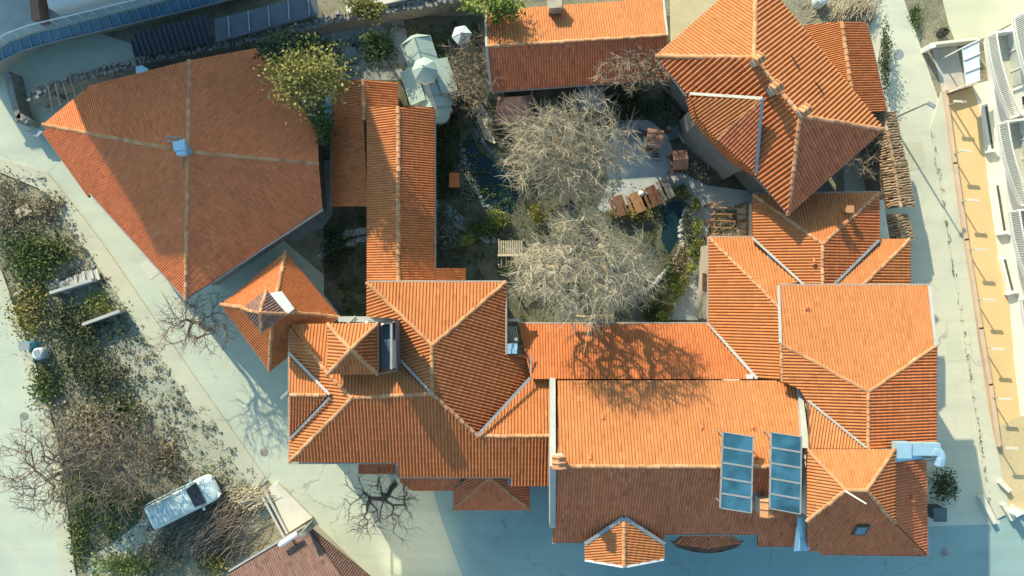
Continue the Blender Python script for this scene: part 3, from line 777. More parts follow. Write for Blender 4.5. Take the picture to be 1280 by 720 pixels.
# ---------------------------------------------------------------- east hipped house
h = thing('east_house', 'broad hipped house facing the east street with white verges', 'house', W(1080, 450))
i0, i1, i2 = (973, 357, 6.25), (1162, 357, 6.25), (1085, 490, 8.4)
IP = [i0, i1, i2]; zl = zon(IP, 975, 429); zrr = zon(IP, 1170, 432)
i3 = (1085, 561, 8.4)
S(h, i0, i1, (1170, 432, N_), i2, (975, 429, N_), pitch=4.7, mat='tile_amber')
S(h, (975, 429, zl), i2, i3, (1012, 561, N_), (1009, 503, N_), (999, 486, N_), (976, 476, N_), pitch=4.7, mat='tile_orange')
S(h, i2, (1170, 432, zrr), (1170, 558, zrr), i3, pitch=4.7, mat='tile_red')
caps(h, i2, (975, 429, zl)); caps(h, i2, (1170, 432, zrr)); caps(h, i2, i3); caps(h, (976, 429, zl + .05), (977, 476, zl + .02), r=.09)
strip(h, (973, 357, 6.35), (975.5, 429, zl + .1), .16, 'coping', 'verge'); strip(h, (1161.5, 357, 6.35), (1169.5, 432, zrr + .08), .17, 'coping', 'verge')
walls(h, [(980, 362), (1156, 362), (1165, 432), (1165, 555), (1016, 555), (1002, 485), (980, 470)], 6.3, .2, 'plaster_white', zpx=6.9)
mb = MB(); mb.slab([W(980, 429, zl - .2), W(1165, 433, zrr - .2), W(1165, 555, zrr - .2), W(1016, 555, zl - .1), W(1004, 490, zl - .2), W(980, 474, zl - .2)], 2.0); mb.build('upper_wall', 'plaster_white', h)
gutter(h, [(973, 356, 6.17), (1163, 356, 6.17)]); gutter(h, [(1171, 432, zrr - .05), (1171, 556, zrr - .05)])
tile_vent(h, 1008, 382, zon(IP, 1008, 382) + .05)
# ventilation duct
t = thing('air_duct', 'pale blue steel ventilation duct with an elbow over the east eave', 'duct', W(1140, 566, 8))
mb = MB(); A = W(1127, 562, 8.9); mb.box((A.x, A.y, 8.9), (.75, .8, .6)); mb.build('plenum', 'duct_steel', t)
mb = MB(); A = W(1154, 561, 8.9); mb.box((A.x, A.y, 8.85), (1.6, .62, .5)); mb.build('duct', 'duct_steel', t)
mb = MB(); c = W(1164, 572, 8.8)
pts = []
for i in range(7):
    an = math.pi / 2 - i * math.pi / 2 / 6; pts.append(Vector((c.x + .42 * math.cos(an), c.y + .42 * math.sin(an), 8.85)))
pts.append(pts[-1] + Vector((0, -.35, -.1))); mb.tube(pts, .29, 10); mb.build('elbow', 'duct_steel', t)
mb = MB()
for i in range(3): p = W(1160, 568 + i * 4, 8.5); mb.box((p.x, p.y, 8.45), (.5, .06, .06))
p = W(1160, 570, 8.4); mb.tube([p, Vector((p.x, p.y, 6.4))], .05, 5); p = W(1130, 566, 8.4); mb.tube([p, Vector((p.x, p.y, 7.5))], .05, 5); mb.build('bracket', 'gutter_metal', t)
mb = MB(); A, B = W(1120, 571, 8.7), W(1156, 571, 8.7); mb.slab([W(1119, 571, 8.75), W(1156, 568, 8.45), W(1156, 573, 8.4), W(1119, 578, 8.65)], .06); mb.build('flashing', 'duct_steel', t)

# ---------------------------------------------------------------- garden-end house (west of east house)
h = thing('garden_end_house', 'hipped orange roof meeting the garden range at a white valley, beside the pergola', 'house', W(930, 400))
jc = (886, 297, 4.4)
S(h, jc, (940, 297, 4.4), (1002, 352, N_), (975, 358, N_), (975, 385, 6.6), pitch=4.9, mat='tile_orange')
S(h, jc, (975, 385, 6.6), (976, 475, 6.6), (945, 473, N_), (886, 405, 4.4), pitch=4.9, mat='tile_orange')
caps(h, jc, (975, 385, 6.6), r=.1)
walls(h, [(889, 300), (945, 300), (975, 340), (975, 472), (940, 470), (889, 402)], 4.2, .2, 'plaster_cream', windows=5)
gutter(h, [(885, 297, 4.3), (885, 404, 4.3)]); gutter(h, [(886, 296, 4.3), (940, 296, 4.3)])
mb = MB(); mb.slab([W(959, 318, 5.1), W(972, 327, 5.2), W(959, 328, 5.15)], .05); mb.build('lead_sheet', 'duct_steel', h)

# ---------------------------------------------------------------- north-east hipped roof (K)
h = thing('middle_house', 'hipped red-orange roof tucked under the mansion, shaded along its upper edge', 'house', W(1020, 290))
k0, kr, kb = (941, 243, 4.8), (1028, 305, 6.1), (1028, 360, 6.1)
S(h, k0, kr, kb, (1008, 360, N_), (941, 298, 4.8), pitch=4.7, mat='tile_orange')
S(h, k0, (1099, 241, 4.8), kr, pitch=4.7, mat='tile_orange')
S(h, (1099, 241, 4.8), (1099, 300, 4.8), (1038, 360, N_), kb, kr, pitch=4.7, mat='tile_red')
caps(h, k0, kr); caps(h, (1099, 241, 4.8), kr); caps(h, kr, kb)
strip(h, (940, 297, 4.9), (1008, 359, 6.1), .13, 'coping')
strip(h, (1099, 300, 4.9), (1039, 359, 6.0), .14, 'zinc')
walls(h, [(945, 247), (1094, 247), (1094, 298), (1030, 352), (1010, 352), (945, 296)], 4.6, .2, 'plaster_cream')
tile_vent(h, 1017, 325, 6.05)
mb = MB(); A = W(1060, 262, 5.9); mb.box((A.x, A.y, 5.8), (.24, .24, .7)); mb.box((A.x, A.y, 6.2), (.4, .4, .06)); mb.build('chimney', 'tile_ridge', h)
gutter(h, [(941, 242, 4.7), (1099, 240, 4.7)])
h = thing('street_wing', 'small hipped wing on the east street with a diagonal ridge of pale cap tiles', 'house', W(1110, 330))
S(h, (1097, 299, 4.6), (1137, 299, 4.6), (1075, 360, 5.9), (1040, 360, N_), pitch=4.7, mat='tile_amber')
S(h, (1137, 299, 4.6), (1137, 360, 4.6), (1075, 360, 5.9), pitch=4.7, mat='tile_orange')
caps(h, (1137, 299, 4.6), (1075, 360, 5.9))
walls(h, [(1094, 302), (1133, 302), (1133, 356), (1060, 356)], 4.5, .15, 'plaster_cream')
gutter(h, [(1138, 299, 4.5), (1138, 357, 4.5)])

# ---------------------------------------------------------------- mansion, upper right
h = thing('tower_mansion', 'tall mansion with a big rotated hipped roof, three chimneys and a rounded turret', 'house', W(960, 120))
mW, mN, mE, mS = (820, 70, 6.6), (944, -39, 6.6), (1104, 162, 6.6), (985, 268, 6.6)
r1, r2 = (943, 72, 8.8), (1000, 145, 8.9)
S(h, mW, mN, r1, pitch=3.9, mat='tile_amber')
S(h, mN, mE, r2, r1, pitch=5.0, mat='tile_orange')
S(h, mE, mS, r2, pitch=4.2, mat='tile_brown')
S(h, mS, mW, r1, r2, pitch=5.4, mat='tile_red')
for p, q in ((r1, mW), (r1, mN), (r1, r2), (r2, mE), (r2, mS)): caps(h, p, q, r=.13)
MP = [mS, mW, r1, r2]
T = (952, 124, zon(MP, 952, 124) + .75)
q0, qm, q1 = (864, 121, 6.75), (897, 174, 6.7), (943, 213, 6.75)
S(h, T, q0, (871, 146, N_), (883, 161, N_), qm, pitch=4.0, mat='tile_amber', name='turret_roof')
S(h, T, qm, (918, 194, N_), q1, pitch=4.0, mat='tile_brown', name='turret_roof')
caps(h, T, qm, r=.09, name='turret_ridge')
IN = [q0, (871, 146, 6.68), (883, 161, 6.66), qm, (918, 194, 6.68), q1]
OUT = [(858, 122, 6.3), (866, 149, 6.2), (879, 167, 6.2), (895, 184, 6.2), (914, 202, 6.2), (942, 220, 6.3)]
for i in range(5): S(h, IN[i], IN[i + 1], OUT[i + 1], OUT[i], pitch=3.6, mat='tile_amber' if i < 3 else 'tile_red', name='turret_skirt', th=.1)
strip(h, (862, 117, 6.8), (953, 123, T[2] + .05), .16, 'coping'); strip(h, (953, 123, T[2] + .05), (945, 217, 6.8), .16, 'zinc')
walls(h, [mW[:2], mN[:2], mE[:2], mS[:2]], 6.6, 1.15, 'plaster_grey', windows=9)
mb = MB(); tw = [W(*p, 6.2) for p in ((876, 124), (881, 145), (890, 158), (903, 172), (919, 188), (940, 206), (950, 160))]
mb.prism([(p.x, p.y) for p in tw], -.1, 6.15); mb.build('turret_wall', 'plaster_grey', h)
gutter(h, [mW, mN, mE, mS, (944, 221, 6.3)]); gutter(h, [(820, 70, 6.5), (858, 120, 6.5)])
chimney(h, 947, 75, 8.2, 9.4, .34, .34, -.9, 'plaster_cream', True, 'tile_ridge')
chimney(h, 969, 110, 8.2, 9.35, .46, .34, -.9, 'plaster_cream', True, 'tile_ridge')
chimney(h, 1005, 139, 8.2, 9.4, .36, .36, -.9, 'plaster_cream', True, 'tile_ridge')
strip(h, (988, 70, 8.0), (999, 87, 7.95), .05, 'dark_metal', 'cable', .13); strip(h, (1018, 103, 8.0), (1030, 120, 7.9), .05, 'dark_metal', 'cable', .13)

h = thing('north_east_shed', 'low gabled shed with fine tiles at the edge of the east street', 'shed', W(1055, 90))
S(h, (1006, 31, 3.4), (1052, 27, 4.4), (1068, 141, 4.4), (1010, 141, 3.2), pitch=3.0, mat='tile_orange', course=.3)
S(h, (1052, 27, 4.4), (1083, 29, 3.4), (1108, 139, 3.2), (1068, 141, 4.4), pitch=3.2, mat='tile_red', course=.3)
caps(h, (1052, 27, 4.4), (1068, 141, 4.4), r=.13)
walls(h, [(1010, 34), (1080, 33), (1103, 136), (1014, 136)], 3.1, .15, 'stone')
gutter(h, [(1084, 29, 3.3), (1109, 139, 3.1)])

# ---------------------------------------------------------------- north long house
h = thing('north_long_house', 'long gabled house at the top edge with a bright slope above a weathered one', 'house', W(720, 55))
p0, p1 = (608, 58, 4.4), (834, 44, 4.4)
S(h, (607, 14, 3.2), (829, -2, 3.2), p1, p0, pitch=3.3, mat='tile_amber')
S(h, p0, p1, (837, 98, 3.15), (614, 114, 3.15), pitch=3.3, mat='tile_brown', course=.34)
caps(h, p0, p1, r=.11)
strip(h, (607, 14, 3.3), (608, 58, 4.5), .14, 'coping', 'verge'); strip(h, (608, 58, 4.5), (614, 114, 3.25), .14, 'coping', 'verge'); strip(h, (829, -2, 3.3), (834, 44, 4.5), .12, 'coping', 'verge')
walls(h, [(611, 18), (826, 3), (832, 93), (617, 110)], 3.1, .5, 'stone', windows=6, wz=1.7)
chimney(h, 694, 1, 2.8, 4.6, .75, .8, .07, 'stone_tan', False)
mb = MB(); mb.slab([W(612, 56, 4.25), W(614, 20, 3.1), W(619, 108, 3.1)], .5); mb.build('gable', 'plaster_cream', h)
gutter(h, [(614, 115, 3.08), (837, 99, 3.08)])

# ---------------------------------------------------------------- bottom house
h = thing('bottom_house', 'cottage with dull pink-brown tiles cut by the lower edge, shaded by branches', 'house', W(390, 740))
b0 = (286, 714, 2.7); b1 = (383, 656, 2.7)
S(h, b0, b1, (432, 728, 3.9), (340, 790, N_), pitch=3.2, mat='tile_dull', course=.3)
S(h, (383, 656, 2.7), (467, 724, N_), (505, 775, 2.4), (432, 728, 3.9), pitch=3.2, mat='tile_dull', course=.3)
strip(h, (286, 714, 2.8), (383, 656, 2.8), .1, 'coping', 'verge')
walls(h, [(295, 716), (382, 664), (490, 768), (345, 785)], 2.5, .2, 'plaster_cream')
t = MB(); A, B = W(349, 682, 3.4), W(372, 667, 3.4); t.tube([A, A * .75 + B * .25, B], [.13, .17, .15], 8); t.tube([A * .5 + B * .5, A * .5 + B * .5 - Vector((0, 0, .8))], .06, 6); t.build('flue_pipe', 'white_paint', h)
chimney(h, 379, 668, 2.2, 4.2, .35, .35, .6, 'stone', False)
# ================================================================== GROUND
def sheet(name, P, z, mat, kind='structure'):
    mb = MB(); pts = [W(p[0], p[1], 0) for p in P]
    a = sum(pts[i][0] * pts[(i + 1) % len(pts)][1] - pts[(i + 1) % len(pts)][0] * pts[i][1] for i in range(len(pts)))
    if a < 0: pts = pts[::-1]
    mb.add([(p.x, p.y, z) for p in pts], [tuple(range(len(pts)))]); return struct(name, mb, mat, kind)
mb = MB(); mb.add([(-300, -300, 0), (300, -300, 0), (300, 300, 0), (-300, 300, 0)], [(0, 1, 2, 3)]); struct('ground', mb, 'lot_ground')
sheet('gravel_bank', [(118, 300), (190, 400), (262, 505), (330, 600), (340, 640), (300, 690), (262, 600), (215, 560), (165, 480), (130, 420), (110, 360)], .006, 'gravel_pale')
sheet('west_street', [(-260, 40), (60, 20), (180, 60), (240, 200), (560, 480), (620, 620), (700, 1100), (560, 1100), (430, 690), (335, 600), (268, 505), (195, 400), (125, 298), (60, 215), (0, 198), (-260, 120)], .010, 'road_pale')
mb = MB(); mb.prism([tuple(W(*p))[:2] for p in [(0, 198), (60, 215), (125, 298), (195, 400), (268, 505), (335, 600), (318, 612), (250, 520), (180, 418), (112, 316), (50, 236), (0, 215)]], 0, .09); struct('verge_path', mb, 'road_sand')
sheet('south_street', [(526, 560), (1180, 560), (1900, 560), (1900, 1100), (740, 1100), (620, 820), (578, 720), (552, 650)], .014, 'road_south_shaded')  # shade-coloured road begins where the street lies in shade
sheet('east_street', [(1000, -300), (1110, -300), (1130, 0), (1175, 130), (1190, 260), (1240, 560), (1250, 655), (1100, 660), (1060, 300), (1040, 0)], .018, 'road_east')
sheet('far_left_road', [(-900, 250), (-160, 250), (-8, 340), (30, 450), (58, 560), (78, 720), (100, 1100), (-900, 1100)], .010, 'road_pale')
mb = MB()
for P in ([(-8, 340), (3, 338), (44, 450), (76, 560), (96, 720), (116, 1100), (98, 1100), (78, 720), (58, 560), (30, 450)],):
    mb.prism([tuple(W(*p))[:2] for p in P], 0.0, 0.13, 0)
struct('pavement', mb, 'road_sand')
mb = MB(); mb.prism([tuple(W(*p))[:2] for p in [(1162, 160), (1176, 115), (1236, 520), (1262, 640), (1245, 648), (1232, 620), (1198, 380)]], 0, .11); struct('east_pavement', mb, 'road_east')
sheet('north_east_yard', [(1130, -40), (1310, -40), (1310, 5), (1225, 50), (1196, 58), (1185, 30), (1178, 0)], .022, 'road_sand')
sheet('forecourt', [(1165, 62), (1196, 58), (1206, 110), (1178, 118)], .022, 'concrete')
sheet('ochre_terrace', [(1182, 120), (1222, 106), (1268, 430), (1282, 520), (1238, 540), (1210, 330)], .024, 'ochre_paving')
sheet('tan_terrace', [(1238, 538), (1278, 518), (1330, 640), (1260, 645), (1246, 600)], .026, 'tan_paving')
# inner yards
sheet('garden_soil', [(405, 20), (850, 20), (900, 200), (960, 240), (960, 430), (405, 430)], .024, 'soil')
sheet('garden_paving', [(772, 150), (812, 150), (835, 170), (850, 215), (885, 232), (945, 240), (945, 262), (893, 262), (882, 300), (884, 400), (815, 400), (846, 355), (868, 300), (862, 256), (830, 232), (775, 262), (745, 265), (760, 230), (755, 190)], .030, 'flagstone')
sheet('north_yard', [(836, -60), (940, -60), (900, 0), (838, 55)], .030, 'tan_paving')
sheet('pond_west', [(588, 165), (600, 190), (622, 205), (640, 200), (648, 245), (640, 268), (612, 262), (596, 245), (588, 215), (578, 185)], .036, 'water')
sheet('pond_east', [(838, 252), (852, 252), (856, 268), (848, 300), (836, 318), (826, 300), (830, 270), (824, 262)], .036, 'water')
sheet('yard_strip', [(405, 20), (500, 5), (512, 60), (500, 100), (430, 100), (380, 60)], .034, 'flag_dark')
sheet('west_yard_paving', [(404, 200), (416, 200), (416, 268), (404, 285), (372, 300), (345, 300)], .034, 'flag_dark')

for i, (nm, P, m) in enumerate((('repair_patch', [(175, 330), (192, 318), (206, 336), (188, 350)], 'road_east'), ('repair_patch', [(300, 520), (322, 508), (336, 530), (314, 543)], 'road_east'), ('repair_patch', [(1128, 180), (1152, 176), (1158, 208), (1136, 214)], 'road_sand'), ('repair_patch', [(1180, 420), (1200, 418), (1206, 450), (1186, 452)], 'road_pale'))):
    sheet(nm, P, .026 + .004 * (i == 2), m)
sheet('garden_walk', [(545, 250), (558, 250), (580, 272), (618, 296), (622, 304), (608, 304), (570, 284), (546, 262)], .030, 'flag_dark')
sheet('garden_walk', [(590, 128), (604, 120), (618, 150), (604, 160)], .030, 'flagstone')
sheet('court_walk', [(404, 300), (430, 288), (458, 284), (458, 292), (434, 297), (410, 312)], .036, 'flagstone')
sheet('sandy_bank', [(108, 700), (150, 672), (188, 642), (204, 650), (192, 676), (160, 700), (130, 722), (112, 722)], .012, 'road_sand')
# ================================================================== NEIGHBOURING STRUCTURES
# ---------------------------------------------------------------- white apartment block, right edge
t = thing('apartment_block', 'white apartment block with rows of bowed balconies along the ochre terrace', 'building', W(1290, 330))
b0 = W(1229, 52); b1 = W(1305, 640)
fd = (b1 - b0); FL = fd.length; fd.normalize(); fo = Vector((-fd.y, fd.x, 0))
if fo.x > 0: fo = -fo                      # towards the terrace (west)
rzf = math.atan2(fd.y, fd.x)
def fp(s, out, z): p = b0 + fd * s + fo * out; return Vector((p.x, p.y, z))
nn = Vector((fd.y, -fd.x, 0)); nn = nn if nn.y > 0 else -nn
c0, c1 = fp(0, 0, 0), fp(FL, 0, 0); c2 = fp(FL, -12, 0); c3 = c0 + Vector((12.0, 6.9, 0))
mb = MB(); mb.prism([(c.x, c.y) for c in (c0, c1, c2, c3)], -.1, 11.4); 
mb.build('wall', 'white_paint', t)
mb = MB(); mb.prism([(c.x, c.y) for c in (fp(-.2, .25, 0), fp(FL, .25, 0), c2, c3 + Vector((0, .3, 0)))], 11.42, 11.7); mb.build('roof', 'coping', t)
SP_ = 5.3
for fl in range(4):
    z = 2.35 + 2.6 * fl
    for k in range(6):
        if fl == 0 and k == 5: continue
        s0 = .3 + k * SP_ - (0.35 if fl % 2 else 0); L = 5.0
        if s0 < 0: s0 = 0.05
        if s0 + L > FL - .3: continue
        def bow(u): return 0.48 + 0.8 * (1 - u ** 2.2)
        m = MB(); us = [i / 12 for i in range(13)]
        top = [fp(s0 + L * u, bow(u), z) for u in us] + [fp(s0 + L, 0.02, z), fp(s0, 0.02, z)]
        m.slab(top, .18, 0, mside=1); bal = m.build('balcony', ['balcony_floor', 'white_paint'], t)
        m = MB()
        for i in range(12):
            a, b = fp(s0 + L * us[i], bow(us[i]) - .03, z), fp(s0 + L * us[i + 1], bow(us[i + 1]) - .03, z)
            for zz, hh in ((.98, .07), (.10, .06)):
                mid = (a + b) / 2; m.box((mid.x, mid.y, z + zz), ((b - a).length + .02, .07, hh), math.atan2(b.y - a.y, b.x - a.x))
            for q in range(4):
                p = a.lerp(b, q / 4); m.box((p.x, p.y, z + .55), (.035, .035, .84), rzf)
        for u, w_ in ((0, 1), (1, 1)):
            p = fp(s0 + L * u, bow(u) / 2, z); m.box((p.x, p.y, z + .45), (.12, bow(u), .9), rzf)
        m.build('railing', 'white_paint', bal)
        # french window recess
        m = MB(); p = fp(s0 + L * .4, .02, z + 1.0); m.box(p, (2.3, .06, 2.0), rzf); pn = m.build('glass_door', 'curtain_glass', t); m = MB(); m.box(fp(s0 + L * .86, .02, z + 1.2), (.7, .06, 1.1), rzf); m.build('window', 'pane_dark', t)
        m = MB()
        for q in (-1.15, 0, 1.15): m.box(fp(s0 + L * .45 + q, .06, z + 1.0), (.07, .06, 2.05), rzf)
        m.box(fp(s0 + L * .45, .06, z + 2.02), (2.37, .06, .07), rzf); m.build('frame', 'white_paint', pn)
        if k % 2 == 0:
            m = MB(); m.box(fp(s0 + L * .93, .2, z + 1.5), (.3, .36, .7), rzf); m.build('air_conditioner', 'gutter_metal', t)
# glazed entrance porch at its corner
m = MB(); A, B, C_, D = W(1203, 60, 2.4), W(1224, 50, 2.4), W(1225, 100, 2.4), W(1208, 106, 2.4)
m.slab([A, B, C_, D], .08); g = m.build('porch_roof', 'tank_white', t)
m = MB()
for i in range(4):
    m.tube([A.lerp(D, i / 3) + Vector((0, 0, .04)), B.lerp(C_, i / 3) + Vector((0, 0, .04))], .04, 5)
for p in (A, D): m.tube([p, Vector((p.x, p.y, 0))], .05, 6)
m.build('porch_frame', 'white_paint', t)
# planter walls in front of the block
for i, (a, b, lab) in enumerate((((1227, 132), (1236, 190), 'white planter wall at the upper end of the ochre terrace'), ((1241, 230), (1251, 292), 'white planter wall in the middle of the ochre terrace'), ((1250, 322), (1261, 366), 'white planter wall at the lower end of the ochre terrace'))):
    A, B = W(*a), W(*b); d = (B - A); L = d.length; rz = math.atan2(d.y, d.x); mid = (A + B) / 2
    e = thing('planter_wall', lab, 'planter', (mid.x, mid.y, 0), 'planters along the ochre terrace')
    m = MB(); m.box((mid.x, mid.y, .17), (L, .36, .34), rz); m.box((B.x, B.y, .2), (.12, .7, .4), rz); m.build('wall', 'white_paint', e)
    m = MB(); m.box((mid.x + .05, mid.y + .02, .35), (L - .3, .14, .04), rz); m.build('soil_bed', 'soil', e)
# ---------------------------------------------------------------- low wall with piers along the east pavement
t = thing('terrace_wall', 'low pinkish wall with cross piers between the east pavement and the ochre terrace', 'wall', W(1205, 300))
wp = [(1178, 116), (1190, 205), (1204, 300), (1222, 410), (1234, 480), (1245, 556)]
m = MB()
for a, b in zip(wp[:-1], wp[1:]):
    A, B = W(*a), W(*b); d = B - A; mid = (A + B) / 2; rz = math.atan2(d.y, d.x)
    m.box((mid.x, mid.y, .15), (d.length + .1, .16, .3), rz)
A, B = W(1178, 117), W(1214, 106); d = B - A; mid = (A + B) / 2; m.box((mid.x, mid.y, .35), (d.length, .2, .7), math.atan2(d.y, d.x))
m.build('wall', 'pink_coping', t)
m = MB()
for a, b in zip(wp[:-1], wp[1:]):
    A, B = W(*a), W(*b); d = B - A; mid = (A + B) / 2; rz = math.atan2(d.y, d.x)
    m.box((mid.x, mid.y, .34), (d.length + .1, .25, .08), rz)
m.build('coping', 'pink_coping', t)
proto = None
for i, (x, y) in enumerate(((1182, 133), (1189, 193), (1198, 253), (1208, 313), (1218, 374), (1228.5, 434), (1237, 495), (1245.5, 555))):
    p = W(x, y)
    if proto is None:
        proto = thing('terrace_post', 'white T-topped post in the row along the pinkish terrace wall', 'post', tuple(p), 'white posts along the terrace wall')
        m = MB(); m.box((p.x, p.y, .65), (.06, .06, 1.3)); m.build('post', 'gutter_metal', proto)
        m = MB(); m.box((p.x + .15, p.y, 1.32), (.75, .13, .1), -.06); m.build('arm', 'concrete_pale', proto)
    else:
        q = proto.copy(); COL.objects.link(q); q.location = p
        for ch in list(proto.children): c = ch.copy(); COL.objects.link(c); c.parent = q
t = thing('low_kerb_wall', 'broken pale kerb wall at the south end of the tan terrace', 'wall', W(1240, 630))
m = MB()
for a, b in (((1222, 618), (1240, 652)), ((1250, 628), (1262, 648)), ((1262, 632), (1280, 640)), ((1246, 600), (1258, 612))):
    A, B = W(*a), W(*b); d = B - A; mid = (A + B) / 2; m.box((mid.x, mid.y, .2), (d.length, .3, .4), math.atan2(d.y, d.x))
m.build('wall', 'concrete_pale', t)
m = MB(); m.box(W(1268, 640, .6), (.5, .16, 1.0), .5); m.build('pier', 'white_paint', t)
t = thing('corner_wall', 'thin white wall between the sandy yard and the grey forecourt', 'wall', W(1180, 58))
m = MB(); A, B = W(1160, 60), W(1212, 54); d = B - A; mid = (A + B) / 2; m.box((mid.x, mid.y, .5), (d.length, .18, 1.0), math.atan2(d.y, d.x)); m.build('wall', 'concrete_pale', t)
m = MB(); m.box(W(1160, 60, .6), (.3, .3, 1.2), .2); m.build('pier', 'white_paint', t)

# ---------------------------------------------------------------- upper-left building with glass canopy and its tower
t = thing('terrace_building', 'building with a beige roof terrace edged by a curved blue glass canopy', 'building', W(100, 0))
oe = [(-40, 88), (-12, 66), (10, 52), (40, 41), (75, 33), (120, 22), (170, 10), (240, -8), (330, -34)]
ie = [(-26, 118), (0, 77), (24, 64), (52, 56), (84, 48), (128, 38), (178, 26), (246, 10), (336, -14)]
m = MB(); m.prism([tuple(W(*p, 2.4))[:2] for p in oe + [(330, -220), (-40, -220)]], -.1, 2.4); m.build('wall', 'plaster_cream', t)
m = MB(); m.prism([tuple(W(*p, 2.5))[:2] for p in [(x, y - 1) for x, y in oe] + [(330, -220), (-40, -220)]], 2.42, 2.5); m.build('terrace_floor', 'flagstone', t)
m = MB(); m.prism([tuple(W(*p))[:2] for p in [(-90, -25), (30, -42), (30, -150), (-90, -150)]], -.1, 6.7); m.build('shade_wing', 'plaster_cream', t)  # unseen wing added to shade the roof terrace
m = MB()
for i in range(len(oe) - 1):
    m.slab([W(*oe[i], 2.3), W(*oe[i + 1], 2.3), W(*ie[i + 1], 1.75), W(*ie[i], 1.75)], .05)
cn = m.build('glass_canopy', 'canopy_glass', t)
m = MB()
def along(L, s):
    d = [0]
    for i in range(len(L) - 1): d.append(d[-1] + math.dist(L[i], L[i + 1]))
    x = s * d[-1]
    for i in range(len(L) - 1):
        if d[i + 1] >= x: f = (x - d[i]) / (d[i + 1] - d[i]); return (L[i][0] + f * (L[i + 1][0] - L[i][0]), L[i][1] + f * (L[i + 1][1] - L[i][1]))
    return L[-1]
for i in range(32):
    a, b = along(oe, i / 31), along(ie, i / 31); m.tube([W(*a, 2.35), W(b[0] + 3, b[1], 1.8)], .03, 5)
m.tube([W(*p, 1.8) for p in ie], .04, 6); m.build('canopy_frame', 'zinc', cn)
m = MB()
for off, z in ((0, 3.3), (0, 2.95)):
    m.tube([W(x - 3, y - 10, z) for x, y in oe], .045, 6)
for i in range(24):
    a = along(oe, i / 23); p = W(a[0] - 3, a[1] - 10, 3.3); m.tube([p, Vector((p.x, p.y, 2.5))], .03, 5)
m.build('railing', 'white_paint', t)
m = MB(); A = W(44, 8, 3.4); m.box((A.x, A.y, 3.0), (.5, 1.6, 1.0), .1); m.build('pillar', 'copper_sheet', t)
m = MB(); A = W(100, -8, 3.8); m.box((A.x, A.y, 3.1), (4.0, .8, 1.3), .22); m.build('parapet_box', 'plaster_white', t)
# the tall block behind that shades the hall
t = thing('tower_block', 'tall block of flats beyond the upper edge whose shadow falls over the hall', 'building', W(180, -120))
A, B = W(33, -34), W(296, -96); A2 = W(92, -12); d = (B - A2).normalized(); nrm = Vector((-d.y, d.x, 0))
f4 = [A, A2, B, B + nrm * 9, A + nrm * 9]
m = MB(); m.prism([(p.x, p.y) for p in f4], -.1, 16.0); m.build('wall', 'plaster_cream', t)
m = MB(); m.prism([(p.x, p.y) for p in offset_poly([tuple(p)[:2] for p in f4], -.3) and [Vector(q + (0,)) for q in offset_poly([tuple(p)[:2] for p in f4], -.3)]], 16.02, 16.25); m.build('roof', 'coping', t)
for fl in range(5):
    for k in range(4): c = A2 + d * (1.5 + k * 2.8); window(t, c, -nrm, 2.2 + fl * 2.9)
# lean-to of dark corrugated sheet under the canopy
t = thing('tin_lean_to', 'dark corrugated sheet lean-to in shade between glass canopy and rubble wall', 'shed', W(235, 48))
def corrug(par, P, pitch, mat, name='roof'):
    o = slope(par, P, pitch=pitch, mat=mat, course=9.0, amp=.3, name=name, lift=0.0, th=.05); return o
corrug(t, [(163, 42, 2.6), (262, 18, 2.6), (264, 54, 2.1), (168, 72, 2.1)], 7, 'dark_metal')
walls(t, [(168, 44), (258, 22), (260, 52), (170, 69)], 2.0, .1, 'stone')
t = thing('sheet_roof_shed', 'grey flat sheet roofed shed in shade at the top edge beside the rubble wall', 'shed', W(340, 22))
m = MB(); m.slab([W(268, 24, 2.5), W(395, -8, 2.5), W(398, 18, 2.3), W(270, 53, 2.3)], .1); m.build('roof', 'tar_felt', t)
walls(t, [(270, 26), (392, -4), (394, 16), (272, 50)], 2.3, .05, 'plaster_cream')
for i in range(5):
    m = MB(); a = W(285 + i * 25, 20 - i * 6.5, 2.53); b = W(287 + i * 25, 46 - i * 6.8, 2.42); m.tube([a, b], .05, 5); m.build('seam', 'zinc', t)
# ---------------------------------------------------------------- rubble wall
t = thing('rubble_wall', 'long crooked rubble stone wall running along the top of the hall and yard', 'wall', W(300, 55))
rw = [(36, 122), (60, 108), (95, 96), (140, 86), (190, 72), (250, 60), (310, 48), (365, 36), (420, 22), (480, 12), (560, -2), (620, -16)]
m = MB(); 
for a, b in zip(rw[:-1], rw[1:]):
    A, B = W(*a, 1.6), W(*b, 1.6); dd = (B - A); s = Vector((-dd.y, dd.x, 0)).normalized() * .27
    m.prism([((A + s).x, (A + s).y), ((B + s).x, (B + s).y), ((B - s).x, (B - s).y), ((A - s).x, (A - s).y)], 0, 1.55)
m.build('wall', 'stone', t)
m = MB(); rg = random.Random(3)
L_ = 0
for a, b in zip(rw[:-1], rw[1:]):
    A, B = W(*a, 1.6), W(*b, 1.6); n = max(1, int((B - A).length / .22))
    for i in range(n):
        for q in (-1, 1):
            p = A.lerp(B, (i + rg.random()) / n) + Vector((rg.uniform(-.05, .05), q * .15 + rg.uniform(-.1, .1), rg.uniform(-.05, .1)))
            s = rg.uniform(.12, .3); m.box(p, (s, s * rg.uniform(.6, 1), s * .6), rg.uniform(0, 3), 0, rg.random(), rg.uniform(-.3, .3))
m.build('capstones', 'stone', t)
t = thing('sunny_ledge', 'pale plastered ledge in sun behind the rubble wall at the top edge', 'wall', W(500, 6))
m = MB(); A, B = W(432, 9, 2), W(600, -32, 2); dd = B - A; s = Vector((-dd.y, dd.x, 0)).normalized() * .35
m.prism([tuple(q)[:2] for q in (A + s, B + s, B - s, A - s)], 0, 1.95); m.build('wall', 'concrete_pale', t)
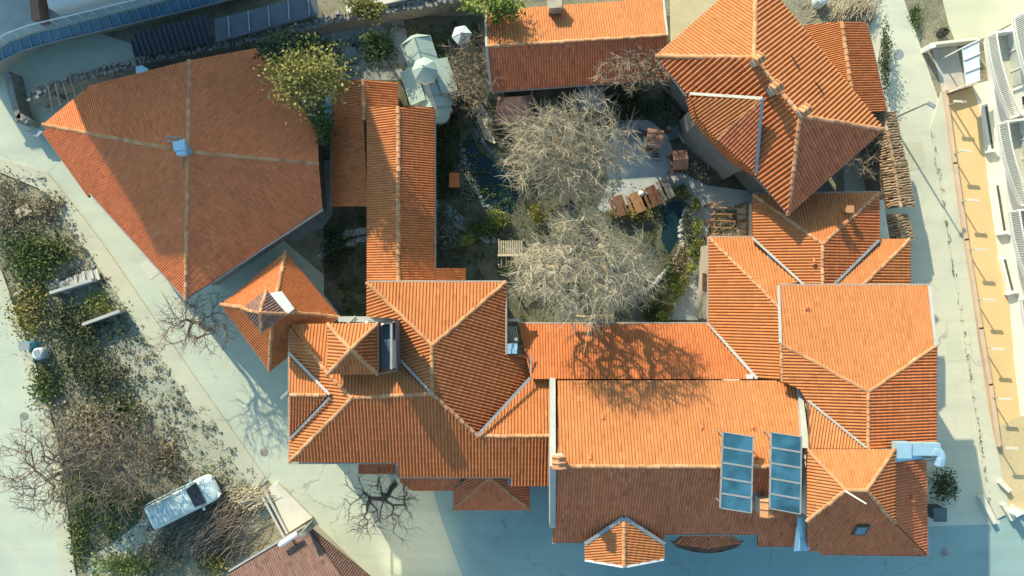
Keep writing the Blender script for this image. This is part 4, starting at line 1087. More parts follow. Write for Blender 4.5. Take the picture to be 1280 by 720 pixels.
t = thing('ruined_corner', 'ruined stone outbuilding with bare rafters at the street corner of the hall', 'ruin', W(58, 140))
m = MB()
for P in ([(20, 100), (28, 96), (42, 152), (36, 158)], [(36, 152), (48, 160), (52, 154), (40, 146)], [(70, 122), (80, 118), (84, 126), (74, 130)]):
    m.prism([tuple(W(*p))[:2] for p in P], 0, 1.3)
m.build('wall', 'stone', t)
m = MB()
for i in range(7): m.tube([W(60 + i * 9, 106 - i * 3, 1.9), W(66 + i * 10, 138 - i * 5, 1.5)], .05, 5)
m.build('rafter_frame', 'wood_grey', t)
t = thing('street_sign_board', 'small grey board standing flat at the street corner by the hall tip', 'board', W(45, 167))
m = MB(); m.slab([W(35, 168, .9), (W(44, 162, .9)), W(54, 164, .9), W(47, 171, .9)], .08); m.build('board', 'zinc', t)
m = MB(); p = W(45, 167); m.tube([p, p + Vector((0, 0, .85))], .04, 6); m.build('leg', 'zinc', t)
# left-edge house casting the small corner shadow
t = thing('edge_house', 'flat roofed house just beyond the left edge of the picture', 'house', W(-70, 610))
P = [(-190, 560), (-84, 560), (-84, 640), (-100, 680), (-190, 680)]
m = MB(); m.prism([tuple(W(*p))[:2] for p in P], 0, 4.2); m.build('wall', 'plaster_cream', t)
m = MB(); m.prism([tuple(W(x - (4 if x > -140 else -4), y))[:2] for x, y in P], 4.2, 4.5); m.build('roof', 'coping', t)
# ---------------------------------------------------------------- tiled wall along the east street
def tilewall(label, P0, P1, hw, z, lab2):
    t = thing('tiled_wall', label, 'wall', W(*P0), 'old tiled garden walls')
    A, B = W(P0[0], P0[1], z + .5), W(P1[0], P1[1], z + .5)
    def off(p, dx): return (p[0] + dx, p[1], z)
    slope(t, [(P0[0], P0[1], z + .5), (P1[0], P1[1], z + .5), off(P1, -hw), off(P0, -hw)], pitch=3.6, mat='tile_old', course=.3, jit=.16, amp=.45, name='coping_slope')
    slope(t, [(P0[0], P0[1], z + .5), off(P0, hw), off(P1, hw), (P1[0], P1[1], z + .5)], pitch=3.6, mat='tile_old', course=.3, jit=.16, amp=.45, name='coping_slope')
    caps(t, A, B, r=.11, mat='tile_old')
    mb = MB(); dd = B - A; s = Vector((-dd.y, dd.x, 0)).normalized() * (hw * .03)
    mb.prism([tuple(q)[:2] for q in (A + s, B + s, B - s, A - s)], -.1, z); mb.build('wall', 'stone', t)
tilewall('wall capped with straw-coloured old tiles beside the mansion corner', (1104, 140), (1118, 208), 15, 2.5, '')
tilewall('wall capped with straw-coloured old tiles just above the gap by the middle house', (1116, 200), (1126, 258), 17, 2.5, '')
tilewall('short wall capped with broken dark old tiles above the street wing', (1120, 268), (1128, 299), 14, 2.4, '')
t = thing('boundary_strip', 'narrow pale plastered ledge between the middle house and tiled wall', 'wall', W(1101, 275))
m = MB(); m.prism([tuple(W(*p, 3))[:2] for p in [(1098, 250), (1104, 250), (1112, 298), (1098, 298)]], 0, 3.0); m.build('wall', 'concrete_pale', t)
# ramp and slab at the bottom street
t = thing('concrete_ramp', 'pale concrete slab with a low step wall above the bottom cottage', 'ramp', W(365, 630))
m = MB(); m.prism([tuple(W(*p))[:2] for p in [(338, 608), (349, 602), (392, 645), (362, 664)]], 0, .35); m.build('slab', 'concrete_pale', t)
m = MB()
for a, b in (((331, 618), (358, 668)), ((336, 614), (362, 664))):
    A, B = W(*a), W(*b); dd = B - A; mid = (A + B) / 2; m.box((mid.x, mid.y, .25), (dd.length, .14, .6), math.atan2(dd.y, dd.x))
m.build('wall', 'concrete', t)
t = thing('street_side_wall', 'low pale wall running down the street side of the bottom cottage', 'wall', W(410, 680))
m = MB()
A, B = W(386, 655), W(412, 690); dd = B - A; mid = (A + B) / 2; m.box((mid.x, mid.y, .9), (dd.length, .3, 1.8), math.atan2(dd.y, dd.x)); m.build('wall', 'concrete_pale', t)

sheet('block_apron', [(1214, 106), (1240, 100), (1300, 520), (1275, 520), (1267, 450), (1262, 385), (1249, 330), (1236, 240), (1224, 135)], .030, 'white_pavement')

# glazed house south of the street: its window wall throws the sun back onto the paving
t = thing('glazed_house', 'house with a broad mirror-glazed window wall across the street beyond the lower edge', 'house', W(548, 850))
gn = Vector((-.41, .912, 0)); gd = Vector((gn.y, -gn.x, 0)); gc = Vector((-4.4, -24.6, 0)); grz = math.atan2(gd.y, gd.x)
m = MB(); q = [gc + gd * a + gn * b for a, b in ((-5, -.15), (5, -.15), (5, -8), (-5, -8))]; m.prism([tuple(p)[:2] for p in q], -.1, 8.2); m.build('wall', 'plaster_cream', t)
m = MB(); m.prism([tuple(p)[:2] for p in [gc + gd * a + gn * b for a, b in ((-5.3, .2), (5.3, .2), (5.3, -8.3), (-5.3, -8.3))]], 8.2, 8.4); m.build('roof', 'coping', t)
for i in range(4):
    m = MB(); p = gc + gd * (-2.55 + i * 1.7); m.box((p.x, p.y, 5.4), (1.6, .1, 3.9), grz); w_ = m.build('window', 'mirror_glazing', t)
m = MB()
for i in range(5): p = gc + gd * (-3.4 + i * 1.7) + gn * .03; m.box((p.x, p.y, 5.4), (.1, .12, 4.1), grz)
m.build('mullion', 'dark_metal', t)
# ================================================================== PLANTS
def bare_tree(name, label, px, py, H, crown, rad, bark='bark_pale', nodes=900, twigs=3, tw_len=.45, tw_r=.016, trunk_r=.16, seed=1, group=None, fork=0.35, zc=None, kmin=.004, hollow=0.0):
    """trunk + limbs + twig crown grown towards scattered points; crown = (px,py) of its centre, rad=(x,y,z) metres"""
    rg = np.random.default_rng(seed)
    B = W(px, py); zc = zc if zc else H - rad[2] * .6
    C = W(crown[0], crown[1], zc)
    t = thing(name, label, 'tree', tuple(B), group)
    q = rg.normal(size=(nodes * 3, 3)); q /= np.linalg.norm(q, axis=1)[:, None]
    r = hollow + (1 - hollow) * rg.random(nodes * 3) ** (1 / 2.4)
    lob = 1 + .22 * np.sin(q[:, 0] * 5 + seed) * np.cos(q[:, 1] * 4 + seed * 2) + .1 * rg.normal(size=nodes * 3) * .6
    P = q * (r * lob)[:, None] * np.array(rad) + np.array(C)
    P = P[P[:, 2] > H * .25][:nodes]
    fk = np.array((B.x * (1 - fork) + C.x * fork, B.y * (1 - fork) + C.y * fork, H * fork))
    nodes_ = [np.array((B.x, B.y, 0.0)), (np.array((B.x, B.y, 0)) + fk) / 2 + rg.normal(0, .06, 3), fk]; par = [-1, 0, 1]
    order = np.argsort(np.linalg.norm(P - fk, axis=1))
    arr = np.zeros((len(P) * 2 + 10, 3)); arr[:3] = nodes_; n = 3; seg = [None]
    for i in order:
        p = P[i]; d2 = np.linalg.norm(arr[2:n] - p, axis=1) + .55 * np.linalg.norm(arr[2:n] - fk, axis=1) * .55
        j = int(np.argmin(d2)) + 2
        d = np.linalg.norm(arr[j] - p)
        if d > .9:
            m = arr[j] + (p - arr[j]) * .5 + rg.normal(0, .08 * d, 3); m[2] += .06 * d
            arr[n] = m; par.append(j); j = n; n += 1
        arr[n] = p; par.append(j); n += 1
    cnt = np.ones(n)
    for i in range(n - 1, 0, -1): cnt[par[i]] += cnt[i]
    rr = trunk_r * (cnt / cnt[0]) ** .5; rr = np.maximum(rr, tw_r)
    tm = MB(); tm.tube([arr[0] - np.array((0, 0, .1)), arr[1], arr[2]], [trunk_r * 1.25, trunk_r, rr[2]], 8)
    lm, cm = MB(), MB()
    for i in range(3, n):
        p = par[i]; mb = lm if rr[i] > trunk_r * .28 else cm
        ns = 6 if rr[i] > trunk_r * .28 else 3
        mb.tube([arr[p], arr[i]], [min(rr[p], rr[i] * 1.5), rr[i]], ns, cap=False, tint=float(rg.random()))
        if rr[i] < trunk_r * .28:
            v = arr[i] - arr[p]; v = v / (np.linalg.norm(v) + 1e-6)
            for k in range(twigs):
                w = v * .8 + rg.normal(0, .5, 3) + np.array((0, 0, .1)); w /= np.linalg.norm(w)
                L = tw_len * (.5 + rg.random()); a = arr[p] + (arr[i] - arr[p]) * rg.random()
                b = a + w * L * .55 + rg.normal(0, .05 * L, 3); c = b + (w + rg.normal(0, .35, 3)) * L * .5
                cm.tube([a, b, c], [tw_r, tw_r * .8, tw_r * .45], 3, cap=False)
    tm.build('trunk', bark, t); 
    if lm.f: lm.build('limbs', bark, t)
    cm.build('crown', bark, t)
    return t
bare_tree('bare_tree', 'broad leafless pale tree in the garden, upper of two, with the densest round crown', 706, 250, 9.6, (708, 187), (3.65, 2.85, 2.2), nodes=950, twigs=6, tw_len=.65, tw_r=.0105, trunk_r=.30, seed=3, zc=7.2)
bare_tree('bare_tree', 'leafless pale tree in the garden, lower of two, spreading limbs from one pale trunk', 706, 345, 12.5, (730, 336), (3.7, 2.75, 2.3), nodes=640, twigs=6, tw_len=.75, tw_r=.0095, trunk_r=.40, seed=8, zc=9.3, hollow=.45)
bare_tree('bare_tree', 'thin grey bare tree at the garden path, mixed into the lower pale tree', 780, 362, 4.2, (776, 350), (2.0, 2.2, 1.3), nodes=260, twigs=3, tw_len=.4, tw_r=.019, trunk_r=.1, seed=13, zc=3.0, bark='bark_pale')
bare_tree('bare_tree', 'small bare tree leaning on the weathered slope of the north long house', 840, 118, 5.6, (800, 86), (2.6, 1.2, 1.2), nodes=260, twigs=3, tw_len=.5, tw_r=.016, trunk_r=.11, seed=21, bark='bark_brown', zc=4.6)
bare_tree('bare_tree', 'dark bare tree spreading over the street from under the central house', 494, 606, 5.0, (475, 632), (2.4, 2.0, 1.0), nodes=130, twigs=3, tw_len=.6, tw_r=.014, trunk_r=.15, seed=5, bark='bark_dark', zc=3.9)
bare_tree('bare_tree', 'scraggy bare tree at the lower tip of the hall reaching over the west street', 262, 412, 4.8, (248, 404), (2.9, 2.0, 1.0), nodes=210, twigs=3, tw_len=.6, tw_r=.014, trunk_r=.12, seed=9, bark='bark_brown', zc=3.8)
bare_tree('bare_tree', 'leafless brown tree on the lot reaching long branches over the far left road', 105, 590, 5.4, (66, 588), (3.5, 3.2, 1.2), nodes=420, twigs=3, tw_len=.6, tw_r=.016, trunk_r=.18, seed=31, bark='bark_brown', zc=4.2)
bare_tree('bare_tree', 'leafless brown tree in the thicket directly left of the parked car', 150, 585, 4.4, (150, 580), (2.6, 3.4, 1.3), nodes=520, twigs=3, tw_len=.5, tw_r=.016, trunk_r=.14, seed=37, bark='bark_brown', zc=3.2)
bare_tree('bare_tree', 'twiggy bare tree between the mint chapel and the north long house', 590, 105, 4.4, (590, 92), (1.7, 2.4, 1.3), nodes=420, twigs=3, tw_len=.4, tw_r=.016, trunk_r=.1, seed=41, bark='bark_brown', zc=3.0)
bare_tree('bare_shrub', 'leafless shrub between mansion corner and straw tiled wall', 1082, 205, 3.6, (1082, 198), (1.2, 1.5, .9), nodes=110, twigs=3, tw_len=.4, tw_r=.014, trunk_r=.07, seed=43, bark='bark_brown', zc=2.6)
# cut brush heaps (one loose mass of sticks each)
def brush_heap(label, px, py, rx, ry, h, n, ang, bark, seed, L=(1.0, 2.4), r=.018, group=None):
    rg = np.random.default_rng(seed); mb = MB(); C = W(px, py)
    for i in range(n):
        u, v = rg.normal(0, .42, 2); x = C.x + u * rx; y = C.y + v * ry
        hh = h * max(0.05, 1 - u * u - v * v) * rg.random()
        a = ang + rg.normal(0, .35); l = rg.uniform(*L) / 2
        b = np.array((math.cos(a), math.sin(a), rg.normal(0, .12)))
        p = np.array((x, y, hh + .05)); q = [p - b * l, p + rg.normal(0, .08, 3), p + b * l]
        for w in q: w[2] = max(.03, w[2])
        mb.tube(q, [r * 1.3, r, r * .5], 4, cap=False, tint=float(rg.random()))
    o = mb.build('brush_heap', bark, None, (C.x, C.y, 0)); return tag(o, label, 'brush pile', group)
brush_heap('heap of cut grey branches beside the parked car', 268, 652, 3.2, 2.6, .9, 520, .75, 'bark_brown', 2)
brush_heap('bundle of dry sticks lying above the concrete slab', 318, 622, 1.9, .7, .6, 160, .55, 'wood_pale', 4, (.8, 1.8), .02)
brush_heap('round heap of pale bare twigs above the north east shed', 1062, 12, 1.9, 1.1, 1.0, 520, 1.0, 'bark_pale', 6, (.5, 1.3), .016)
brush_heap('tangle of vines heaped on the pergola boards beside the garden end house', 916, 276, 1.5, 1.3, .5, 10, .2, 'bark_brown', 7)
def bush(name, label, px, py, rx, ry, h, n, size, mat, seed, cat='bush', group=None, clumps=16, z=None, tint=.5, spread=.33, stems=True):
    C = W(px, py); t = thing(name, label, cat, (C.x, C.y, 0), group)
    rg = np.random.default_rng(seed); zc = z if z is not None else h * .5
    m = MB(); m.leaves((C.x, C.y, zc), (rx, ry, h * .5), n, size, rg, clumps, 0, 0.3, spread, tint); m.build('foliage', mat, t)
    if stems:
        m = MB()
        for i in range(5): m.tube([(C.x + rg.normal(0, .05), C.y + rg.normal(0, .05), 0), (C.x + rg.normal(0, rx * .3), C.y + rg.normal(0, ry * .3), zc)], [.035, .015], 4, cap=False)
        m.build('stem', 'bark_brown', t)
    return t
def leafy_tree(label, px, py, crown, rad, zc, n, size, mat, seed, tr=.14, clumps=40, tint=.55, bark='bark_brown', spread=.24):
    B = W(px, py); C = W(crown[0], crown[1], zc); t = thing('leafy_tree', label, 'tree', tuple(B))
    rg = np.random.default_rng(seed)
    m = MB(); m.tube([B - Vector((0, 0, .1)), B.lerp(C, .45) + Vector((.08, .05, .2)), C], [tr * 1.2, tr, tr * .4], 8); m.build('trunk', bark, t)
    m = MB()
    for i in range(16):
        a = rg.normal(size=3); a /= np.linalg.norm(a); e = np.array(C) + a * np.array(rad) * .8; s = np.array(B.lerp(C, .5 + .4 * rg.random()))
        m.tube([s, (s + e) / 2 + rg.normal(0, .15, 3), e], [tr * .4, tr * .25, .015], 5, cap=False)
    m.build('limbs', bark, t)
    m = MB(); m.leaves(tuple(C), rad, n, size, rg, clumps, 0, .3, spread, tint); m.build('crown', mat, t); return t
leafy_tree('yellow-green leafy tree overhanging the hall and the gallery roof', 398, 112, (385, 97), (2.3, 1.9, 1.6), 9.2, 2700, .10, 'leaf_yellow', 51, .2, 60, .55)
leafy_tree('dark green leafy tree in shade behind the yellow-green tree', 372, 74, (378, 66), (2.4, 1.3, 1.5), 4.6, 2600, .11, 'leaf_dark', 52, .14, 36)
leafy_tree('small olive-yellow tree at the top edge over the sunny ledge', 458, 14, (458, 10), (1.15, .95, 1.1), 4.4, 1700, .08, 'leaf_yellow', 53, .1, 24, .4)
leafy_tree('lime conifer tree overhanging the left end of the north long house', 614, 8, (616, 6), (1.7, .9, 1.6), 4.6, 2200, .10, 'leaf_lime', 54, .12, 26, .35)
leafy_tree('dark green shrub tree in the yard above the gallery wing', 474, 62, (474, 58), (1.0, 1.2, 1.2), 2.6, 1500, .09, 'leaf_green', 55, .09, 20, .3)
leafy_tree('thin green tree in the narrow gap between hall and gallery', 405, 155, (403, 158), (.75, 1.3, 1.1), 4.2, 900, .09, 'leaf_green', 56, .07, 16, .35)
# overgrown lot between the two left roads
for i, a in enumerate((
    ('bush', 'dark green bush near the top of the overgrown lot, left of the stone path', 44, 325, 1.5, 1.7, 1.7, 1500, .10, 'leaf_green'),
    ('bush', 'small green bush above the pale plank debris on the overgrown lot', 68, 318, 1.3, 1.0, 1.3, 800, .10, 'leaf_green'),
    ('bush', 'olive brambles at the left road side above the white water tank', 44, 386, 1.2, 1.9, 1.5, 1300, .09, 'leaf_yellow'),
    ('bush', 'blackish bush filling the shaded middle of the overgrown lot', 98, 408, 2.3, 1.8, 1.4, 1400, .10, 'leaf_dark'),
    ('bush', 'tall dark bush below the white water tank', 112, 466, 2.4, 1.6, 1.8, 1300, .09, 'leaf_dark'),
    ('bush', 'fresh green bush at the road side below the white water tank', 62, 478, .9, 1.3, 1.3, 900, .09, 'leaf_green'),
    ('bush', 'small yellow-green bush on the stone steps of the lot', 126, 378, .8, .9, .9, 500, .08, 'leaf_lime'),
    ('bush', 'broad green bush above the dry brown thicket', 150, 512, 1.5, 1.2, 1.2, 700, .09, 'leaf_green'),
    ('bush', 'dry brown thicket in the middle of the lot above the bare trees', 120, 535, 2.4, 1.9, 1.5, 2200, .09, 'leaf_dry'),
    ('bush', 'green-brown thicket below the long branches at the left road', 105, 610, 1.5, 1.8, 1.3, 1400, .09, 'leaf_green'),
    ('bush', 'grey-green thicket touching the rear of the parked car', 150, 625, 1.9, 2.1, 1.3, 1900, .09, 'leaf_green'),
    ('bush', 'rust-brown scrub above the parked car', 195, 572, 1.6, 1.1, .9, 1000, .08, 'leaf_dry'),
    ('bush', 'green shrub strip along the lower left pavement', 100, 668, .6, 2.0, 1.0, 800, .09, 'leaf_green'),
    ('bush', 'low yellow-green scrub at the bottom edge below the sandy mound', 150, 706, 2.2, .8, .7, 1100, .08, 'leaf_lime'),
    ('bush', 'brown scrub on the bank at the bottom edge near the cottage', 205, 690, 1.4, 1.4, .8, 1000, .08, 'leaf_dry'),
    ('bush', 'yellow-green weed clump at the left corner of the cottage', 268, 704, .8, .7, .7, 500, .08, 'leaf_yellow'),
    ('bush', 'dry weeds at the top of the overgrown lot beside the verge', 12, 262, 1.4, 2.0, .8, 1300, .08, 'leaf_dry'),
    ('bush', 'grey-green weeds beside the fallen stone slab of the lot', 20, 300, 1.3, 1.2, .8, 900, .08, 'leaf_grey'),
    ('bush', 'ivy-green bush beside the verge above the dark hollow', 60, 265, 1.0, 1.0, .8, 700, .08, 'leaf_dry'),
    )):
    a = list(a); a[4] *= 1.12; a[5] *= 1.12; a[6] *= .62; bush(*a, seed=100 + i, clumps=26, spread=.38)
# garden plants
for i, a in enumerate((
    ('bush', 'glossy grey-green shrub above the round clipped shrub in the garden', 560, 296, .75, .7, 1.0, 700, .07, 'leaf_grey'),
    ('bush', 'round clipped yellow-green shrub near the gallery wing', 586, 300, .48, .48, .9, 900, .04, 'leaf_lime'),
    ('bush', 'rock garden shrub with yellow tips above the slatted shelter', 622, 272, .8, .6, .8, 700, .07, 'leaf_lime'),
    ('bush', 'dark green shrub bank beside the west pond', 604, 285, 1.3, .7, .8, 1100, .07, 'leaf_green'),
    ('bush', 'blue-grey shrub bed between gallery wing and west pond', 584, 232, .7, 1.5, .7, 1000, .06, 'leaf_grey'),
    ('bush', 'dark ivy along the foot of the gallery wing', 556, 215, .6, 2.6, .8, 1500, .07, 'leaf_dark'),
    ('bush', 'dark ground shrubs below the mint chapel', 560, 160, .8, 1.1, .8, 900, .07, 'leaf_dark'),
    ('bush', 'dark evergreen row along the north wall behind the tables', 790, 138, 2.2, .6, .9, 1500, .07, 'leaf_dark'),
    ('bush', 'grey variegated shrub under the mansion turret', 842, 148, .8, 1.0, .9, 900, .06, 'leaf_grey'),
    ('bush', 'shaded shrub bed along the foot of the turret', 885, 212, 1.6, .8, .8, 1300, .06, 'leaf_grey'),
    ('bush', 'dark clipped bush beside the brown benches', 850, 242, .7, .5, .8, 700, .06, 'leaf_green'),
    ('bush', 'yellow-green clipped hedge block nearest the path junction', 868, 257, .34, .42, .9, 600, .05, 'leaf_lime'),
    ('bush', 'bright square hedge block below the first hedge block', 868, 284, .34, .62, .9, 800, .045, 'leaf_lime'),
    ('bush', 'loose green hedge block at the bend of the path', 869, 312, .42, .55, .9, 700, .055, 'leaf_green'),
    ('bush', 'yellow ground cover strip beside the brown benches', 788, 268, 1.6, .45, .6, 900, .06, 'leaf_yellow'),
    ('bush', 'pale grey shrub band at the upper bend of the east pond', 857, 282, .38, 1.1, .8, 800, .06, 'leaf_grey'),
    ('bush', 'straw-coloured shrub band at the middle bend of the rock edging', 848, 325, .55, .9, .8, 800, .06, 'leaf_dry'),
    ('bush', 'green ground cover bed inside the garden path curve', 842, 345, .9, 1.4, .5, 1400, .06, 'leaf_green'),
    ('bush', 'green flower bed at the lower end of the garden path', 820, 388, 1.0, .9, .5, 1100, .06, 'leaf_green'),
    ('bush', 'yellow-flowered shrub inside the twigs of the upper pale tree', 672, 268, .6, .7, 1.3, 600, .06, 'leaf_yellow'),
    ('bush', 'dark garden shrub in the light court west of the gallery', 418, 320, .9, 1.6, .7, 1200, .07, 'leaf_dark'),
    ('bush', 'dry brambles beside the north long house gable', 588, 120, 1.0, 1.2, .8, 900, .07, 'leaf_dry'),
    ('bush', 'blackish shrub against the street wall of the corner house', 1172, 605, .7, 1.2, 1.7, 1300, .07, 'leaf_dark'),
    ('bush', 'dark ivy along the street side of the north east shed', 1098, 80, .3, 2.6, 1.6, 1300, .06, 'leaf_dark'),
    ('bush', 'green planter bush in the traffic strip of the east street', 1142, 24, .35, .95, .6, 500, .06, 'leaf_green'),
    )): bush(*a, seed=200 + i)
# curved low hedge edging the path (clumps one could count)
hp = [(871, 302), (866, 318), (860, 334), (854, 348), (847, 361), (840, 373), (833, 385), (826, 397)]
for i, (x, y) in enumerate(hp): bush('hedge_plant', 'yellow-green edging plant in the slanting row beside the paved garden path', x, y, .48, .5, .8, 420, .05, 'leaf_lime' if i % 3 else 'leaf_yellow', 300 + i, 'plant', 'edging plants along the garden path', 6, stems=False)
# garden rocks
def rock(name, label, group, x, y, s, z, mat, rg):
    c = W(x, y); m = MB(); n = 7; vs = []
    for lv, (k, h) in enumerate(((1, 0), (.95, .45), (.55, .85))):
        for j in range(n):
            a = 2 * math.pi * j / n; r = s * k * rg.uniform(.75, 1.15); vs.append((c.x + r * math.cos(a), c.y + r * math.sin(a) * .85, z + s * h * rg.uniform(.8, 1.1)))
    vs.append((c.x, c.y, z + s * .95))
    fs = [(l * n + j, l * n + (j + 1) % n, (l + 1) * n + (j + 1) % n, (l + 1) * n + j) for l in (0, 1) for j in range(n)] + [(2 * n + j, 2 * n + (j + 1) % n, 3 * n) for j in range(n)]
    m.add(vs, fs); o = m.build(name, mat, None, (c.x, c.y, 0)); return tag(o, label, 'rock', group)
rg = random.Random(5)
def rock_line(P, n, s, label, group, mat):
    for i in range(n):
        a = along(P, (i + .3 * rg.random()) / n); rock('garden_rock', label, group, a[0] + rg.uniform(-1.5, 1.5), a[1] + rg.uniform(-1.5, 1.5), s * rg.uniform(.7, 1.3), 0, mat, rg)
rock_line([(858, 262), (851, 285), (852, 305), (846, 325), (832, 340), (815, 358), (802, 368)], 44, .2, 'pale edging rock in the curved row between east pond and garden path', 'edging rocks of the garden path', 'rock')
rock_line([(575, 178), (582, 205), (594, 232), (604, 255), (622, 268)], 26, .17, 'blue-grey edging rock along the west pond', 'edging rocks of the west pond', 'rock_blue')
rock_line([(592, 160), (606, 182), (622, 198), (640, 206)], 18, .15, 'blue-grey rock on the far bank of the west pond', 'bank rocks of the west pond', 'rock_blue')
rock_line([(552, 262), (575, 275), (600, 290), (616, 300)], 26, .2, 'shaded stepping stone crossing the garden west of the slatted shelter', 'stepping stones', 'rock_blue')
rock_line([(398, 320), (420, 308), (445, 302), (457, 298)], 30, .22, 'grey boulder in the curved rockery of the light court', 'rockery boulders', 'rock')
rock_line([(838, 158), (850, 168), (858, 178)], 8, .2, 'whitish rock under the turret beside the tables', 'rocks under the turret', 'rock')
# rubble on the lot
for i, (x, y) in enumerate(((72, 352), (80, 356), (88, 350), (66, 358), (60, 354), (84, 362), (30, 366), (24, 369), (78, 362), (52, 362))):
    rock('rubble_stone', 'white rubble stone in the row beside the plank debris', 'white rubble stones', x, y, rg.uniform(.22, .4), 0, 'rock', rg)
mb = MB()
def inpoly(x, y, P):
    r = False
    for i in range(len(P)):
        a, b = P[i], P[i - 1]
        if (a[1] > y) != (b[1] > y) and x < (b[0] - a[0]) * (y - a[1]) / (b[1] - a[1]) + a[0]: r = not r
    return r
LOT = [(0, 205), (58, 225), (120, 312), (190, 415), (262, 520), (330, 610), (300, 690), (230, 720), (100, 720), (78, 560), (40, 430), (4, 335)]
def scatter(P, n): 
    out = []
    xs = [p[0] for p in P]; ys = [p[1] for p in P]
    while len(out) < n:
        x, y = rg.uniform(min(xs), max(xs)), rg.uniform(min(ys), max(ys))
        if inpoly(x, y, P): out.append((x, y))
    return out
for (x, y) in scatter([(95, 330), (120, 320), (190, 420), (250, 520), (200, 560), (150, 470), (110, 400)], 220):
    c = W(x, y); s = rg.uniform(.04, .13); mb.box((c.x, c.y, s * .3), (s * 1.5, s, s * .8), rg.uniform(0, 3), 0, .5, rg.uniform(-.4, .4))
struct('rubble', mb, 'stone', 'stuff')
mb = MB(); r2g = np.random.default_rng(77)
for (x, y) in scatter(LOT, 250):
    c = W(x, y); k = rg.randint(8, 26); mb.leaves((c.x, c.y, .1), (rg.uniform(.15, .5), rg.uniform(.15, .5), .16), k, .07, r2g, 3, 0, .2, .4, rg.random())
struct('weeds', mb, 'leaf_grey', 'stuff')
mb = MB()
for (x, y) in scatter(LOT, 300):
    c = W(x, y); k = rg.randint(6, 20); mb.leaves((c.x, c.y, .08), (rg.uniform(.15, .6), rg.uniform(.15, .6), .12), k, .06, r2g, 3, 0, .2, .4, rg.random())
struct('dry_grass', mb, 'leaf_dry', 'stuff')
mb = MB()
for (x, y) in scatter([(260, 520), (330, 605), (310, 640), (262, 610), (225, 560), (180, 480), (140, 380), (152, 378)], 130):
    c = W(x, y); k = rg.randint(4, 14); mb.leaves((c.x, c.y, .07), (rg.uniform(.1, .35), rg.uniform(.1, .35), .1), k, .05, r2g, 3, 0, .2, .4, rg.random())
for (x, y) in [along([(1163, 165), (1176, 240), (1196, 370), (1216, 500), (1236, 625)], rg.random() ** 1.0) for _ in range(90)]:
    c = W(x + rg.uniform(-1.5, 1.5), y); mb.leaves((c.x, c.y, .13), (.1, .22, .06), rg.randint(2, 9), .04, r2g, 2, 0, .2, .4, .2)
struct('scattered_weeds', mb, 'leaf_green', 'stuff')
mb = MB(); GP = [(545, 140), (620, 130), (660, 300), (640, 345), (590, 350), (545, 330)]
for (x, y) in scatter(GP, 260) + scatter([(745, 120), (850, 110), (860, 150), (760, 160)], 90) + scatter([(660, 130), (830, 260), (830, 400), (650, 400)], 300) + scatter([(404, 280), (456, 262), (456, 395), (430, 395)], 120) + scatter([(500, 40), (600, 20), (606, 130), (575, 140)], 160) + scatter([(405, 60), (500, 30), (495, 98), (420, 98)], 90):
    c = W(x, y); k = rg.randint(8, 24); mb.leaves((c.x, c.y, .12), (rg.uniform(.15, .5), rg.uniform(.15, .5), .2), k, .06, r2g, 3, 0, .2, .4, rg.random() * .9)
struct('ground_cover', mb, 'leaf_green', 'stuff')
# ================================================================== OBJECTS
# ---------------------------------------------------------------- mint chapel
c = W(533, 92); t = thing('mint_chapel', 'small cross-shaped chapel with pale mint metal roofs and a faceted dome', 'chapel', (c.x, c.y, 0))
ax = (W(550, 140) - W(518, 42)).normalized(); sd = Vector((-ax.y, ax.x, 0)); sd = sd if sd.x > 0 else -sd
C0 = W(532, 90, 3.0); C0.z = 0
def cp(u, v, z): q = C0 + ax * u + sd * v; return Vector((q.x, q.y, z))
m = MB()
m.prism([tuple(cp(*p, 0))[:2] for p in ((-2.15, -.8), (2.1, -.8), (2.1, .8), (-2.15, .8))], 0, 2.3)
m.prism([tuple(cp(*p, 0))[:2] for p in ((-.55, -1.35), (1.35, -1.35), (1.35, 1.35), (-.55, 1.35))], 0, 2.29)
m.prism([tuple(cp(2.1 + .62 * math.cos(a), .62 * math.sin(a), 0))[:2] for a in [math.pi * (i / 8 - .5) for i in range(9)]], 0, 2.1)
m.build('wall', 'plaster_white', t)
m = MB()
for s in (-1, 1):
    m.slab([cp(-2.2, 0, 2.95), cp(2.15, 0, 2.95), cp(2.15, s * .95, 2.2), cp(-2.2, s * .95, 2.2)], .06)
    m.slab([cp(-.65, s * .5, 2.72), cp(1.45, s * .5, 2.72), cp(1.45, s * 1.5, 2.36), cp(-.65, s * 1.5, 2.36)], .06)
m.slab([cp(-2.2, 0, 2.95), cp(-2.2, .95, 2.35), cp(-2.55, .2, 2.3), cp(-2.55, -.2, 2.3), cp(-2.2, -.95, 2.35)], .05)
m.build('roof', 'mint_metal', t)
m = MB()
for u in (-1.35, -.65, 1.45): 
    for s in (-1, 1): m.tube([cp(u, 0, 2.99), cp(u, s * .95, 2.39)], .02, 4)
m.tube([cp(-2.2, 0, 2.98), cp(2.15, 0, 2.98)], .03, 4); m.build('roof_seam', 'zinc', t)
m = MB(); m.tube([cp(2.15, 0, 2.2), cp(2.15, 0, 2.45), cp(2.15, 0, 2.7)], [.78, .5, .02], 12); m.build('apse_roof', 'mint_metal', t)
m = MB(); D0 = cp(.1, 0, 2.4); m.tube([D0, D0 + Vector((0, 0, 1.3))], .66, 8); dr = m.build('drum', 'plaster_white', t)
m = MB(); D1 = D0 + Vector((0, 0, 1.3)); m.tube([D1, D1 + Vector((0, 0, .08)), D1 + Vector((0, 0, .75))], [.76, .76, .02], 8); m.build('dome', 'mint_metal', t)
m = MB(); D2 = D1 + Vector((0, 0, .7)); m.tube([D2, D2 + Vector((0, 0, .45))], .025, 5); m.box(D2 + Vector((0, 0, .32)), (.26, .04, .04)); m.build('cross', 'zinc', t)
